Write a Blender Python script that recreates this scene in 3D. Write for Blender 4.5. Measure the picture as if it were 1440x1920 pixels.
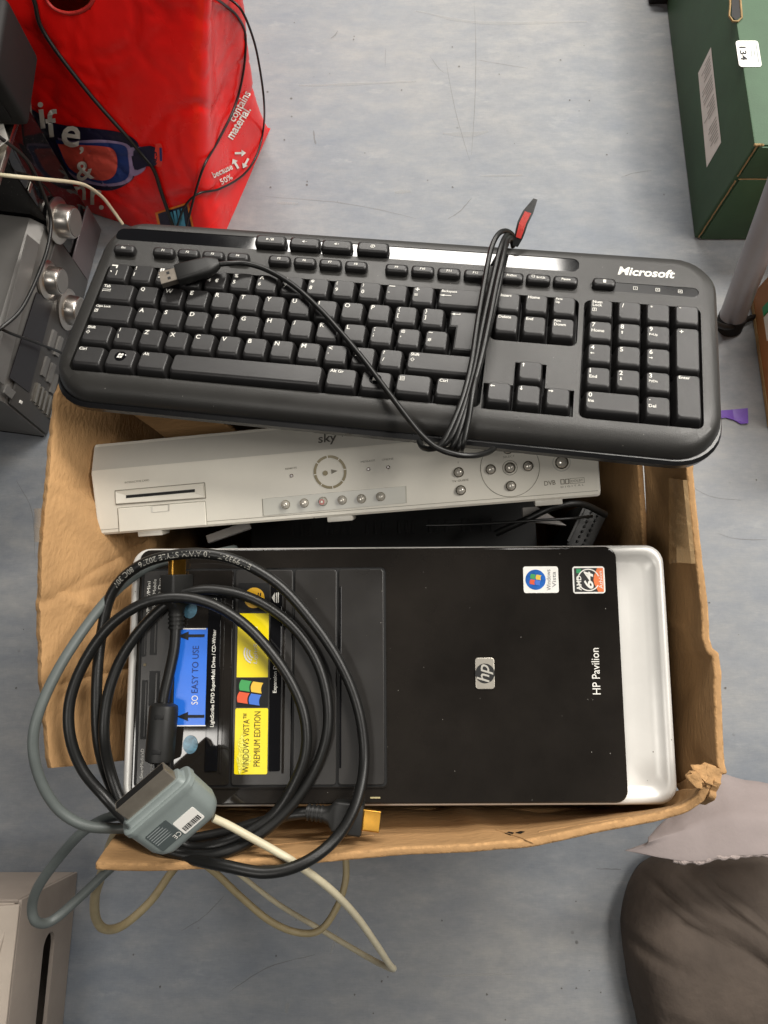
import bpy, bmesh, math, random
import numpy as np
from mathutils import Vector, Matrix
from mathutils.bvhtree import BVHTree
for o in list(bpy.data.objects): bpy.data.objects.remove(o)
S = bpy.context.scene; COL = S.collection
rnd = random.Random(4)
# ------------------------------------------------------------------ camera, light
FPX, TILT, CH = 1443.0, math.radians(15), 0.97
cd = bpy.data.cameras.new('camera'); cam = bpy.data.objects.new('camera', cd); COL.objects.link(cam)
cd.sensor_fit = 'VERTICAL'; cd.sensor_height = 24; cd.lens = 24*FPX/1920
cd.clip_start = .02; cd.clip_end = 60
cam.location = (0, 0, CH); cam.rotation_euler = (TILT, 0, 0)
S.camera = cam
w = bpy.data.worlds.new('World'); S.world = w; w.use_nodes = True
bg = w.node_tree.nodes['Background']; bg.inputs[0].default_value = (.98, .98, 1, 1); bg.inputs[1].default_value = .055
def ceiling_lamp(loc, sx, sy, power, col=(1, .955, .89), target=None):
    l = bpy.data.lights.new('ceiling_lamp', 'AREA'); l.shape = 'RECTANGLE'; l.size = sx; l.size_y = sy
    l.energy = power; l.color = col
    o = bpy.data.objects.new('ceiling_lamp', l); COL.objects.link(o); o.location = loc
    return o
ceiling_lamp((-.26, 3.4, 2.6), 1.66, .8, 140)
ceiling_lamp((1.1, 1.65, 2.6), 1.2, .6, 84)
ceiling_lamp((1.55, .3, 2.6), .6, 1.2, 46)  # added fill panel to brighten the set-top box and cardboard
ceiling_lamp((2.3, 1.8, 2.6), .6, 1.2, 40)
ceiling_lamp((-.86, -.80, 2.6), .5, .5, 13)
S.view_settings.view_transform = 'Standard'; S.view_settings.look = 'None'
S.view_settings.exposure = 0.0; S.view_settings.gamma = 1
S.render.engine = 'CYCLES'
S.render.resolution_x, S.render.resolution_y = 768, 1024

# ------------------------------------------------------------------ projection helpers: photograph position -> place on a real surface
AX = np.array([1, 0, 0.]); AU = np.array([0, math.cos(TILT), math.sin(TILT)]); AF = np.array([0, math.sin(TILT), -math.cos(TILT)])
CC = np.array([0, 0, CH])
def ray(x, y): return AX*(x-720)/FPX+AU*(960-y)/FPX+AF
def P(x, y, z=0.0):
    d = ray(x, y); return Vector(CC+d*((z-CH)/d[2]))
def rotvec(wv):
    wv = np.array(wv, float); th = np.linalg.norm(wv); k = wv/th
    K = np.array([[0, -k[2], k[1]], [k[2], 0, -k[0]], [-k[1], k[0], 0]])
    return np.eye(3)+math.sin(th)*K+(1-math.cos(th))*K@K
class Pose:
    def __init__(s, p):
        s.M = rotvec(p[:3]); s.t = np.array(p[3:])
        s.mat = Matrix(np.vstack([np.c_[s.M, s.t], [0, 0, 0, 1]]).tolist())
    def loc(s, x, y, h=0.0):                      # position on the body's own face, lifted h
        n = s.M[:, 2]; o = s.t+h*n; d = ray(x, y); k = ((o-CC)@n)/(d@n)
        return Vector(s.M.T@(CC+k*d-s.t))
    def rect(s, x0, y0, x1, y1, h=0.0):
        c = [s.loc(*q, h) for q in ((x0, y0), (x1, y0), (x1, y1), (x0, y1))]
        return ((c[0].x+c[3].x)/2, (c[1].x+c[2].x)/2, (c[2].y+c[3].y)/2, (c[0].y+c[1].y)/2)  # xa xb ya yb
    def W(s, x, y, h=0.0): return s.mat @ s.loc(x, y, h)
KB = Pose([-0.18622, -0.07646, -0.14613, -0.20772, 0.32113, 0.4626])
HP = Pose([0.11339, -0.00938, 0.00591, -0.18403, 0.11946, 0.42156])
SK = Pose([0.35318, -0.14607, 0.06576, -0.223, 0.17982, 0.41263])

# ------------------------------------------------------------------ materials
def lin(c): return tuple((v/255/12.92 if v/255 <= .04045 else ((v/255+.055)/1.055)**2.4) for v in c)
MATS = {}
def mat(name, col, rough=.5, metal=0., var=0., scale=30., bump=0., bscale=200., stretch=(1, 1, 1), coat=0., spec=.5, rvar=0., dust=0., dscale=700., alpha=1., trans=0., col2=None):
    if name in MATS: return MATS[name]
    m = bpy.data.materials.new(name); m.use_nodes = True; N = m.node_tree.nodes; L = m.node_tree.links
    b = N['Principled BSDF']; c = lin(col)
    b.inputs['Base Color'].default_value = (*c, 1); b.inputs['Roughness'].default_value = rough; b.inputs['Metallic'].default_value = metal
    b.inputs['Specular IOR Level'].default_value = spec
    if coat: b.inputs['Coat Weight'].default_value = coat; b.inputs['Coat Roughness'].default_value = .05
    if alpha < 1: b.inputs['Alpha'].default_value = alpha
    if trans: b.inputs['Transmission Weight'].default_value = trans
    if var or bump or rvar or dust:
        tc = N.new('ShaderNodeTexCoord'); mp = N.new('ShaderNodeMapping'); mp.inputs['Scale'].default_value = stretch
        L.new(tc.outputs['Object'], mp.inputs['Vector'])
    out = None
    if var or col2:
        n = N.new('ShaderNodeTexNoise'); n.inputs['Scale'].default_value = scale; n.inputs['Detail'].default_value = 7; n.inputs['Roughness'].default_value = .65
        L.new(mp.outputs[0], n.inputs['Vector'])
        r = N.new('ShaderNodeValToRGB'); r.color_ramp.elements[0].position = .3; r.color_ramp.elements[1].position = .7
        c2 = lin(col2) if col2 else tuple(min(1, v*(1+var)) for v in c)
        c1 = tuple(v*(1-var) for v in c)
        r.color_ramp.elements[0].color = (*c1, 1); r.color_ramp.elements[1].color = (*c2, 1)
        L.new(n.outputs['Fac'], r.inputs[0]); out = r.outputs[0]
    if dust:
        n = N.new('ShaderNodeTexVoronoi'); n.inputs['Scale'].default_value = dscale; L.new(tc.outputs['Object'], n.inputs['Vector'])
        n2 = N.new('ShaderNodeTexNoise'); n2.inputs['Scale'].default_value = 25; L.new(tc.outputs['Object'], n2.inputs['Vector'])
        a = N.new('ShaderNodeMath'); a.operation = 'LESS_THAN'; 
        k = N.new('ShaderNodeMath'); k.operation = 'MULTIPLY'; k.inputs[1].default_value = .26
        L.new(n2.outputs['Fac'], k.inputs[0])
        wn = N.new('ShaderNodeTexWhiteNoise'); L.new(n.outputs['Color'], wn.inputs['Vector'])
        g = N.new('ShaderNodeMath'); g.operation = 'GREATER_THAN'; g.inputs[1].default_value = 1-dust; L.new(wn.outputs['Value'], g.inputs[0])
        L.new(n.outputs['Distance'], a.inputs[0]); L.new(k.outputs[0], a.inputs[1])
        mu = N.new('ShaderNodeMath'); mu.operation = 'MULTIPLY'; L.new(a.outputs[0], mu.inputs[0]); L.new(g.outputs[0], mu.inputs[1])
        mx = N.new('ShaderNodeMix'); mx.data_type = 'RGBA'; L.new(mu.outputs[0], mx.inputs[0])
        if out: L.new(out, mx.inputs[6])
        else: mx.inputs[6].default_value = (*c, 1)
        mx.inputs[7].default_value = (.42, .4, .36, 1) if sum(c) < .6 else (.12, .11, .09, 1); out = mx.outputs[2]
    if out: L.new(out, b.inputs['Base Color'])
    if rvar:
        n = N.new('ShaderNodeTexNoise'); n.inputs['Scale'].default_value = 14; n.inputs['Detail'].default_value = 6; L.new(mp.outputs[0], n.inputs['Vector'])
        r = N.new('ShaderNodeMapRange'); r.inputs[1].default_value = .3; r.inputs[2].default_value = .75; r.inputs[3].default_value = max(.02, rough-rvar); r.inputs[4].default_value = min(1, rough+rvar)
        L.new(n.outputs['Fac'], r.inputs[0]); L.new(r.outputs[0], b.inputs['Roughness'])
    if bump:
        n = N.new('ShaderNodeTexNoise'); n.inputs['Scale'].default_value = bscale; n.inputs['Detail'].default_value = 4; L.new(mp.outputs[0], n.inputs['Vector'])
        bp = N.new('ShaderNodeBump'); bp.inputs['Strength'].default_value = bump; bp.inputs['Distance'].default_value = .002
        L.new(n.outputs['Fac'], bp.inputs['Height']); L.new(bp.outputs[0], b.inputs['Normal'])
    MATS[name] = m; return m

m_kcase = mat('keyboard satin plastic', (44, 43, 41), .40, var=.12, scale=40, bump=.12, bscale=1800, rvar=.08, dust=.006, dscale=700)
m_kbase = mat('keyboard black rim', (20, 20, 21), .3, rvar=.1)
m_key = mat('keycap plastic', (33, 32, 32), .40, var=.12, scale=60, bump=.08, bscale=2500, rvar=.08)
m_well = mat('key well', (10, 10, 11), .6)
m_kstrip = mat('glossy black strip', (14, 14, 16), .07, rvar=.05, dust=.004, dscale=600)
m_print = mat('white print', (225, 223, 215), .6)
m_cable = mat('black cable rubber', (20, 20, 19), .40, var=.15, scale=80, bump=.05, bscale=900)
m_plug = mat('black plug plastic', (24, 24, 23), .5, var=.12, scale=90)
m_gold = mat('gold plating', (214, 160, 70), .28, 1, var=.12, scale=200)
m_chrome = mat('chrome', (190, 185, 178), .34, 1, rvar=.06)
m_steel = mat('brushed steel', (170, 165, 156), .35, 1, var=.1, scale=120, rvar=.1)
m_silver = mat('silver painted plastic', (208, 206, 201), .36, .15, var=.04, scale=25, rvar=.1, dust=.03, dscale=330)
m_gloss = mat('piano black bezel', (31, 28, 25), .06, var=.42, scale=7, rvar=.04, dust=.006, dscale=640)  # brown patchy base stands in for the reflected ceiling
m_bay = mat('satin black bay cover', (39, 37, 35), .34, var=.12, scale=40, rvar=.1, dust=.004, dscale=640)
m_groove = mat('dark groove', (5, 5, 5), .6)
m_case = mat('black painted steel', (13, 13, 13), .45)
m_white = mat('white sticker', (232, 230, 224), .45)
m_sky = mat('cream white plastic', (226, 221, 208), .4, var=.05, scale=14, rvar=.08, dust=.02, dscale=160)
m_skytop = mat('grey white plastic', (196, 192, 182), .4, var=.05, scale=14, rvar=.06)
m_skypanel = mat('pale grey strip', (186, 184, 172), .3, var=.06, scale=30)
m_skyprint = mat('grey print', (128, 122, 108), .6)
m_olive = mat('olive ring', (138, 126, 92), .45)
m_board = mat('corrugated cardboard', (170, 132, 88), .85, var=.2, scale=7, bump=.5, bscale=150, stretch=(1, 1, 3))
m_board2 = mat('cardboard edge', (176, 137, 92), .9, var=.3, scale=160, bump=.6, bscale=260)
m_tape = mat('clear parcel tape', (216, 184, 138), .12, alpha=.35, spec=.8)
m_grey = mat('grey connector plastic', (126, 135, 133), .45, var=.06, scale=50, bump=.05, bscale=1500)
m_greyc = mat('grey cable', (92, 98, 96), .45, var=.08, scale=60)
m_cream = mat('cream cable', (203, 194, 166), .45, var=.1, scale=50)
m_creamd = mat('old cream cable', (158, 144, 110), .5, var=.15, scale=50)
m_green = mat('green printed board', (54, 84, 58), .6, var=.12, scale=20, bump=.08, bscale=400)
m_kraft = mat('kraft edge', (150, 124, 84), .8, var=.25, scale=200)
m_black = mat('black ink', (14, 14, 14), .6)
m_dsteel = mat('dull steel', (120, 113, 104), .45, .8, var=.2, scale=150)
m_port = mat('tin plated port', (150, 142, 130), .42, .7, var=.12, scale=90)
m_dark = mat('black plastic', (10, 10, 10), .75, var=.2, scale=40)

# ------------------------------------------------------------------ mesh helpers
def tag(o, label=None, cat=None, group=None, kind=None):
    for k, v in (('label', label), ('category', cat), ('group', group), ('kind', kind)):
        if v: o[k] = v
    return o
def empty(name, label, cat, m=None, group=None):
    o = bpy.data.objects.new(name, None); COL.objects.link(o); o.empty_display_size = .05
    if m is not None: o.matrix_world = m
    return tag(o, label, cat, group)
def obj(name, me, m=None, parent=None, smooth=None):
    if isinstance(me, bmesh.types.BMesh):
        d = bpy.data.meshes.new(name); bmesh.ops.recalc_face_normals(me, faces=me.faces[:]) ; me.to_mesh(d); me.free(); me = d
    if m and not me.materials: me.materials.append(m)
    o = bpy.data.objects.new(name, me); COL.objects.link(o)
    if parent: o.parent = parent
    if smooth is not None:
        for p in me.polygons: p.use_smooth = len(p.vertices) <= 4
        md = o.modifiers.new('w', 'EDGE_SPLIT'); md.split_angle = math.radians(smooth)
    return o
def bm_box(bm, x0, x1, y0, y1, z0, z1, M=None):
    vs = [Vector((x, y, z)) for z in (z0, z1) for x, y in ((x0, y0), (x1, y0), (x1, y1), (x0, y1))]
    if M is not None: vs = [M @ v for v in vs]
    v = [bm.verts.new(q) for q in vs]
    for f in ((3, 2, 1, 0), (4, 5, 6, 7), (0, 1, 5, 4), (1, 2, 6, 5), (2, 3, 7, 6), (3, 0, 4, 7)): bm.faces.new([v[i] for i in f])
    return v
def box(name, x0, x1, y0, y1, z0, z1, m, parent=None, bev=0, seg=2, M=None):
    bm = bmesh.new(); bm_box(bm, x0, x1, y0, y1, z0, z1, M)
    if bev: bmesh.ops.bevel(bm, geom=bm.edges[:], offset=bev, segments=seg, affect='EDGES', profile=.5)
    return obj(name, bm, m, parent, 35 if bev else None)
def rr(x0, x1, y0, y1, r, n=5):
    r = min(r, (x1-x0)/2-1e-5, (y1-y0)/2-1e-5); out = []
    for cx, cy, a in ((x1-r, y1-r, 0), (x0+r, y1-r, 90), (x0+r, y0+r, 180), (x1-r, y0+r, 270)):
        for i in range(n+1):
            t = math.radians(a+90*i/n); out.append((cx+r*math.cos(t), cy+r*math.sin(t)))
    return out
def loft(rings, cap0=True, cap1=True):            # rings: lists of 3-D points of equal length
    bm = bmesh.new(); R_ = [[bm.verts.new(p) for p in r] for r in rings]; n = len(R_[0])
    for a, b in zip(R_, R_[1:]):
        for i in range(n): bm.faces.new((a[i], a[(i+1) % n], b[(i+1) % n], b[i]))
    if cap0: bm.faces.new(R_[0][::-1])
    if cap1: bm.faces.new(R_[-1])
    return bm
def slab(name, x0, x1, y0, y1, r, z0, z1, m, parent=None, bev=.0006, n=5):
    rings = []
    for ins, z in ((0, z0), (0, z1-bev), (bev*.3, z1-bev*.3), (bev, z1)):
        rings.append([(x, y, z) for x, y in rr(x0+ins, x1-ins, y0+ins, y1-ins, max(r-ins, .0002), n)])
    return obj(name, loft(rings), m, parent, 40)
def poly(name, pts, z, m, parent=None, th=0.0):
    bm = bmesh.new(); v = [bm.verts.new((p[0], p[1], z)) for p in pts]; f = bm.faces.new(v)
    if f.normal.z < 0: f.normal_flip()
    f.normal_update()
    if f.normal.z < 0: f.normal_flip()
    d = bpy.data.meshes.new(name); bm.to_mesh(d); bm.free(); d.materials.append(m)
    o = bpy.data.objects.new(name, d); COL.objects.link(o)
    if parent: o.parent = parent
    return o
def circle(cx, cy, r, n=24, ry=None): return [(cx+r*math.cos(2*math.pi*i/n), cy+(ry or r)*math.sin(2*math.pi*i/n)) for i in range(n)]
def ring_mesh(name, cx, cy, r0, r1, z, m, parent, a0=0, a1=360, n=40):
    bm = bmesh.new(); A = []
    full = a1-a0 >= 360
    for i in range(n+(0 if full else 1)):
        t = math.radians(a0+(a1-a0)*i/n); A.append((bm.verts.new((cx+r0*math.cos(t), cy+r0*math.sin(t), z)), bm.verts.new((cx+r1*math.cos(t), cy+r1*math.sin(t), z))))
    for i in range(n if full else n):
        a = A[i]; b = A[(i+1) % len(A)]; bm.faces.new((a[0], a[1], b[1], b[0]))
    return obj(name, bm, m, parent)
def lathe(name, prof, m, parent=None, loc=(0, 0, 0), axis=None, n=28, smooth=40):   # prof: (r, z)
    bm = loft([[(max(r, 1e-5)*math.cos(2*math.pi*i/n), max(r, 1e-5)*math.sin(2*math.pi*i/n), z) for i in range(n)] for r, z in prof])
    o = obj(name, bm, m, parent, smooth); o.location = loc
    if axis is not None: o.rotation_euler = Vector(axis).to_track_quat('Z', 'Y').to_euler()
    return o
def spline(pts, n=8):
    pts = [Vector(p) for p in pts]; out = []
    Q = [pts[0]*2-pts[1]]+pts+[pts[-1]*2-pts[-2]]
    for i in range(1, len(Q)-2):
        a, b, c, d = Q[i-1:i+3]
        for k in range(n):
            t = k/n; out.append(.5*((2*b)+(c-a)*t+(2*a-5*b+4*c-d)*t*t+(3*b-a-3*c+d)*t**3))
    out.append(pts[-1]); return out
def tube_bm(path, r, n=10, bm=None):
    bm = bm or bmesh.new(); path = [Vector(p) for p in path]; prev = None; rings = []
    rs = r if isinstance(r, (list, tuple)) else [r]*len(path)
    for i, p in enumerate(path):
        t = (path[min(i+1, len(path)-1)]-path[max(i-1, 0)]).normalized()
        if prev is None: nrm = t.orthogonal().normalized()
        else: nrm = (prev-t*prev.dot(t)).normalized()
        prev = nrm; b = t.cross(nrm)
        rings.append([bm.verts.new(p+(nrm*math.cos(2*math.pi*k/n)+b*math.sin(2*math.pi*k/n))*rs[i]) for k in range(n)])
    for a, b in zip(rings, rings[1:]):
        for k in range(n): bm.faces.new((a[k], a[(k+1) % n], b[(k+1) % n], b[k]))
    bm.faces.new(rings[0][::-1]); bm.faces.new(rings[-1]); return bm
def tube(name, pts, r, m, parent=None, n=10, sn=8, smooth=True):
    path = spline(pts, sn) if smooth else pts
    return obj(name, tube_bm(path, r, n), m, parent, 60)
# ---- text as meshes
TXT = {}
def glyphs(s, bold=0.0, shear=0.0):
    k = (s, bold, shear)
    if k in TXT: return TXT[k]
    c = bpy.data.curves.new('t', 'FONT'); c.body = s; c.size = 1; c.resolution_u = 3; c.align_x = 'CENTER'; c.align_y = 'CENTER'; c.shear = shear; c.offset = bold; c.fill_mode = 'FRONT'
    o = bpy.data.objects.new('t', c); COL.objects.link(o); bpy.context.view_layer.update()
    me = bpy.data.meshes.new_from_object(o.evaluated_get(bpy.context.evaluated_depsgraph_get()))
    V = [v.co.copy() for v in me.vertices]; Fc = [tuple(p.vertices) for p in me.polygons]
    bpy.data.objects.remove(o); bpy.data.curves.remove(c); bpy.data.meshes.remove(me)
    if V:                                            # normalise: centred
        x0 = min(v.x for v in V); x1 = max(v.x for v in V); y0 = min(v.y for v in V); y1 = max(v.y for v in V)
        V = [Vector((v.x-(x0+x1)/2, v.y-(y0+y1)/2, 0)) for v in V]; wh = (x1-x0, y1-y0)
    else: wh = (1, 1)
    TXT[k] = (V, Fc, wh); return TXT[k]
def add_text(bm, s, x, y, h=None, w=None, rot=0.0, z=0.0, bold=0.0, shear=0.0, left=False):
    V, Fc, (gw, gh) = glyphs(s, bold, shear)
    if w and h: sx, sy = w/gw, h/gh
    elif w: sx = sy = w/gw
    else: sx = sy = h/gh
    dx = gw*sx/2 if left else 0
    ca, sa = math.cos(rot), math.sin(rot); vs = []
    for v in V:
        px, py = v.x*sx+dx, v.y*sy; vs.append(bm.verts.new((x+px*ca-py*sa, y+px*sa+py*ca, z)))
    for f in Fc:
        try: bm.faces.new([vs[i] for i in f])
        except ValueError: pass
def text(name, s, x, y, z, m, parent, h=None, w=None, rot=0.0, **k):
    bm = bmesh.new(); add_text(bm, s, x, y, h, w, rot, z, **k)
    d = bpy.data.meshes.new(name); bm.to_mesh(d); bm.free(); d.materials.append(m)
    o = bpy.data.objects.new(name, d); COL.objects.link(o); o.parent = parent; return o
def add_poly(bm, pts, z=0.0):
    try: bm.faces.new([bm.verts.new((p[0], p[1], z)) for p in pts])
    except ValueError: pass
def flat(name, bm, m, parent):
    for f in bm.faces:
        f.normal_update()
        if f.normal.z < 0: f.normal_flip()
    d = bpy.data.meshes.new(name); bm.to_mesh(d); bm.free(); d.materials.append(m)
    o = bpy.data.objects.new(name, d); COL.objects.link(o); o.parent = parent; return o
def arrow_pts(x, y, l, w, ang):                     # arrow outline pointing along ang
    a = [(l/2, 0), (l*.1, w/2), (l*.1, w*.16), (-l/2, w*.16), (-l/2, -w*.16), (l*.1, -w*.16), (l*.1, -w/2)]
    return [(x+p*math.cos(ang)-q*math.sin(ang), y+p*math.sin(ang)+q*math.cos(ang)) for p, q in a]
from mathutils import noise as mnoise
def nz(p, s, seed=0.0): return mnoise.noise(Vector((p[0]*s+seed, p[1]*s-seed, p[2]*s+seed*.7)))

# ================================================================== the floor
def floor_material():
    m = bpy.data.materials.new('worn blue grey vinyl'); m.use_nodes = True; N = m.node_tree.nodes; L = m.node_tree.links; b = N['Principled BSDF']
    tc = N.new('ShaderNodeTexCoord')
    def noise(scale, stretch, det=6, rough=.6, rotz=0):
        mp = N.new('ShaderNodeMapping'); mp.inputs['Scale'].default_value = stretch; mp.inputs['Rotation'].default_value = (0, 0, rotz); L.new(tc.outputs['Object'], mp.inputs[0])
        n = N.new('ShaderNodeTexNoise'); n.inputs['Scale'].default_value = scale; n.inputs['Detail'].default_value = det; n.inputs['Roughness'].default_value = rough
        L.new(mp.outputs[0], n.inputs['Vector']); return n.outputs['Fac']
    def ramp(src, stops):
        r = N.new('ShaderNodeValToRGB'); e = r.color_ramp.elements
        e[0].position, e[0].color = stops[0][0], (*stops[0][1], 1); e[1].position, e[1].color = stops[-1][0], (*stops[-1][1], 1)
        for p, c in stops[1:-1]: q = e.new(p); q.color = (*c, 1)
        L.new(src, r.inputs[0]); return r.outputs[0]
    def mix(a, bb, fac, mode='MIX'):
        x = N.new('ShaderNodeMix'); x.data_type = 'RGBA'; x.blend_type = mode
        if isinstance(fac, float): x.inputs[0].default_value = fac
        else: L.new(fac, x.inputs[0])
        for i, v in ((6, a), (7, bb)):
            if isinstance(v, tuple): x.inputs[i].default_value = (*v, 1)
            else: L.new(v, x.inputs[i])
        return x.outputs[2]
    grain = noise(13, (1, 2.4, 1), 12, .72, .05)
    patch = noise(1.7, (1, 1.3, 1), 4, .5)
    c1 = ramp(grain, [(.3, lin((99, 107, 118))), (.5, lin((115, 121, 128))), (.7, lin((131, 134, 137)))])
    c2 = ramp(grain, [(.3, lin((125, 127, 130))), (.5, lin((138, 138, 137))), (.7, lin((153, 151, 146)))])
    col = mix(c1, c2, ramp(patch, [(.36, (0, 0, 0)), (.66, (1, 1, 1))]))
    fine = noise(70, (1, 12, 1), 7, .8, .05)
    col = mix(col, ramp(fine, [(.3, (.86, .865, .88)), (.7, (1.08, 1.075, 1.065))]), .85, 'MULTIPLY')
    fine2 = noise(90, (7, 1, 1), 6, .8, .05)
    col = mix(col, ramp(fine2, [(.3, (.92, .92, .93)), (.7, (1.05, 1.05, 1.05))]), .7, 'MULTIPLY')
    mot = noise(34, (1, 1.3, 1), 8, .75)
    col = mix(col, ramp(mot, [(.3, (.87, .88, .89)), (.55, (1.0, 1.0, 1.0)), (.75, (1.08, 1.07, 1.05))]), .8, 'MULTIPLY')
    # pale rubbed scuffs
    scf = noise(6, (1, 2.8, 1), 10, .8, -.5)
    col = mix(col, lin((166, 166, 163)), ramp(scf, [(.58, (0, 0, 0)), (.72, (.45, .45, .45))]))
    # scuffs and scratches of their own
    wv = N.new('ShaderNodeTexVoronoi'); wv.feature = 'DISTANCE_TO_EDGE'; wv.inputs['Scale'].default_value = 3.1
    dist = N.new('ShaderNodeMix'); dist.data_type = 'VECTOR'; dist.inputs[0].default_value = .35; L.new(tc.outputs['Object'], dist.inputs[4])
    nn = N.new('ShaderNodeTexNoise'); nn.inputs['Scale'].default_value = 2.2; nn.inputs['Detail'].default_value = 3; L.new(tc.outputs['Object'], nn.inputs['Vector']); L.new(nn.outputs['Color'], dist.inputs[5]); L.new(dist.outputs[1], wv.inputs['Vector'])
    ln = ramp(wv.outputs['Distance'], [(.0, (1, 1, 1)), (.0025, (0, 0, 0))])
    msk = ramp(noise(5, (1, 1, 1), 3), [(.6, (0, 0, 0)), (.66, (.4, .4, .4))])
    col = mix(col, lin((92, 92, 96)), mix(ln, msk, 1.0, 'MULTIPLY'))
    # dirt specks
    vo = N.new('ShaderNodeTexVoronoi'); vo.inputs['Scale'].default_value = 24; L.new(tc.outputs['Object'], vo.inputs['Vector'])
    sp = ramp(vo.outputs['Distance'], [(.03, (1, 1, 1)), (.06, (0, 0, 0))])
    m2 = ramp(noise(8, (1, 1, 1), 2), [(.5, (0, 0, 0)), (.58, (1, 1, 1))])
    col = mix(col, lin((60, 58, 56)), mix(sp, m2, 1.0, 'MULTIPLY'))
    L.new(col, b.inputs['Base Color'])
    rr_ = N.new('ShaderNodeMapRange'); rr_.inputs[3].default_value = .42; rr_.inputs[4].default_value = .66; L.new(grain, rr_.inputs[0]); L.new(rr_.outputs[0], b.inputs['Roughness'])
    bp = N.new('ShaderNodeBump'); bp.inputs['Strength'].default_value = .12; bp.inputs['Distance'].default_value = .002; L.new(fine, bp.inputs['Height']); L.new(bp.outputs[0], b.inputs['Normal'])
    return m
bm = bmesh.new(); bmesh.ops.create_grid(bm, x_segments=2, y_segments=2, size=3.0)
fl = obj('floor', bm, floor_material()); fl.location = (0, .6, 0); tag(fl, kind='structure', label='worn blue grey vinyl floor')
# scuffs, scratches and crumbs of dirt on the floor
m_scr = mat('scratch dirt', (112, 110, 106), .7, alpha=.32); m_dirt = mat('floor dirt', (84, 78, 70), .8, alpha=.6); m_pale = mat('pale scuff', (172, 172, 168), .7, alpha=.22)
def floor_line(pts, w__, m, name='scratch'):
    q = spline([P(x, y, .0006) for x, y in pts], 5); bm = bmesh.new(); rows = []
    for i, p in enumerate(q):
        t = (q[min(i+1, len(q)-1)]-q[max(0, i-1)]).normalized(); n_ = Vector((-t.y, t.x, 0))*w__*(.3+.7*math.sin(math.pi*min(1, (i+.3)/len(q))))*rnd.uniform(.6, 1.2)
        p = p+Vector((rnd.uniform(-.0003, .0003), rnd.uniform(-.0003, .0003), 0)); rows.append((bm.verts.new(p-n_), bm.verts.new(p+n_)))
    for a, b_ in zip(rows, rows[1:]): bm.faces.new((a[0], a[1], b_[1], b_[0]))
    o = flat(name, bm, m, fl); o.location = -fl.location
for pts, w__ in (([(889, 0), (892, 80), (891, 180), (884, 290)], .0005), ([(836, 112), (850, 190), (868, 260), (881, 300)], .0005), ([(488, 367), (560, 373), (640, 380), (720, 395), (780, 410)], .0006), ([(840, 410), (862, 396), (884, 372)], .0008), ([(1165, 332), (1190, 324), (1222, 320)], .0007), ([(723, 90), (722, 125)], .0004), ([(806, 105), (820, 125), (832, 136)], .0005), ([(895, 112), (940, 120), (990, 128)], .0005), ([(620, 72), (628, 66), (633, 58)], .0012), ([(588, 244), (590, 262), (592, 270)], .0016), ([(1280, 900), (1330, 930), (1390, 938)], .0005), ([(1345, 1000), (1380, 1010), (1438, 1012)], .0006), ([(430, 1860), (500, 1815), (590, 1790)], .0006), ([(340, 1745), (380, 1720), (420, 1680)], .0005), ([(1118, 1629), (1165, 1630)], .0008), ([(30, 900), (60, 960), (66, 1050)], .0005)):
    floor_line(pts, w__, m_scr)
for pts, w__ in (([(520, 380), (560, 382)], .003), ([(820, 820), (880, 826)], .002), ([(820, 1830), (880, 1828), (960, 1826)], .0016), ([(780, 20), (900, 42), (1100, 40)], .004), ([(560, 160), (640, 158), (780, 152)], .003), ([(830, 250), (880, 252), (915, 246)], .005), ([(740, 360), (770, 358)], .003), ([(640, 1720), (620, 1790)], .0014), ([(540, 1880), (536, 1900)], .003), ([(900, 330), (980, 328)], .002)):
    floor_line(pts, w__, m_pale, 'scuff')
for x, y in [(552, 42), (503, 100), (664, 68), (618, 138), (861, 124), (848, 88), (1095, 85), (1105, 188), (1138, 290), (1086, 208), (576, 340), (633, 377), (547, 218), (533, 262), (1046, 26), (1176, 250), (936, 139), (1330, 1130), (1385, 1190), (1418, 900), (1360, 1290), (555, 1725), (716, 1840), (665, 1865), (1105, 1820), (1080, 1690), (700, 1900), (250, 1790), (300, 1850), (30, 1290), (44, 1180)]+[(rnd.uniform(480, 1250), rnd.uniform(0, 400)) for _ in range(12)]+[(rnd.uniform(180, 1150), rnd.uniform(1660, 1920)) for _ in range(8)]:
    c_ = P(x, y, .0008)-fl.location; r_ = rnd.uniform(.0005, .0016); bm = bmesh.new()
    add_poly(bm, [(c_.x+r_*rnd.uniform(.5, 1.3)*math.cos(k*math.pi/4), c_.y+r_*rnd.uniform(.5, 1.3)*math.sin(k*math.pi/4)) for k in range(8)], c_.z); flat('dirt_speck', bm, m_dirt, fl)
# purple tape stuck on the floor
bm = bmesh.new(); q = [P(1345, 771), P(1372, 769), P(1400, 767), P(1401, 795), P(1388, 796), P(1376, 789), P(1360, 784), P(1347, 786)]
lo = [bm.verts.new((v.x, v.y, .0006)) for v in q]; hi = [bm.verts.new((v.x, v.y, .0022+.0012*(i in (2, 3)))) for i, v in enumerate(q)]
bm.faces.new(hi); bm.faces.new(lo[::-1])
for i in range(8): bm.faces.new((lo[i], lo[(i+1) % 8], hi[(i+1) % 8], hi[i]))
tag(obj('tape_scrap', bm, mat('purple tape', (92, 52, 150), .3, var=.1, scale=150)), 'torn scrap of purple tape stuck on the floor right of the keyboard', 'tape')

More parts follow.
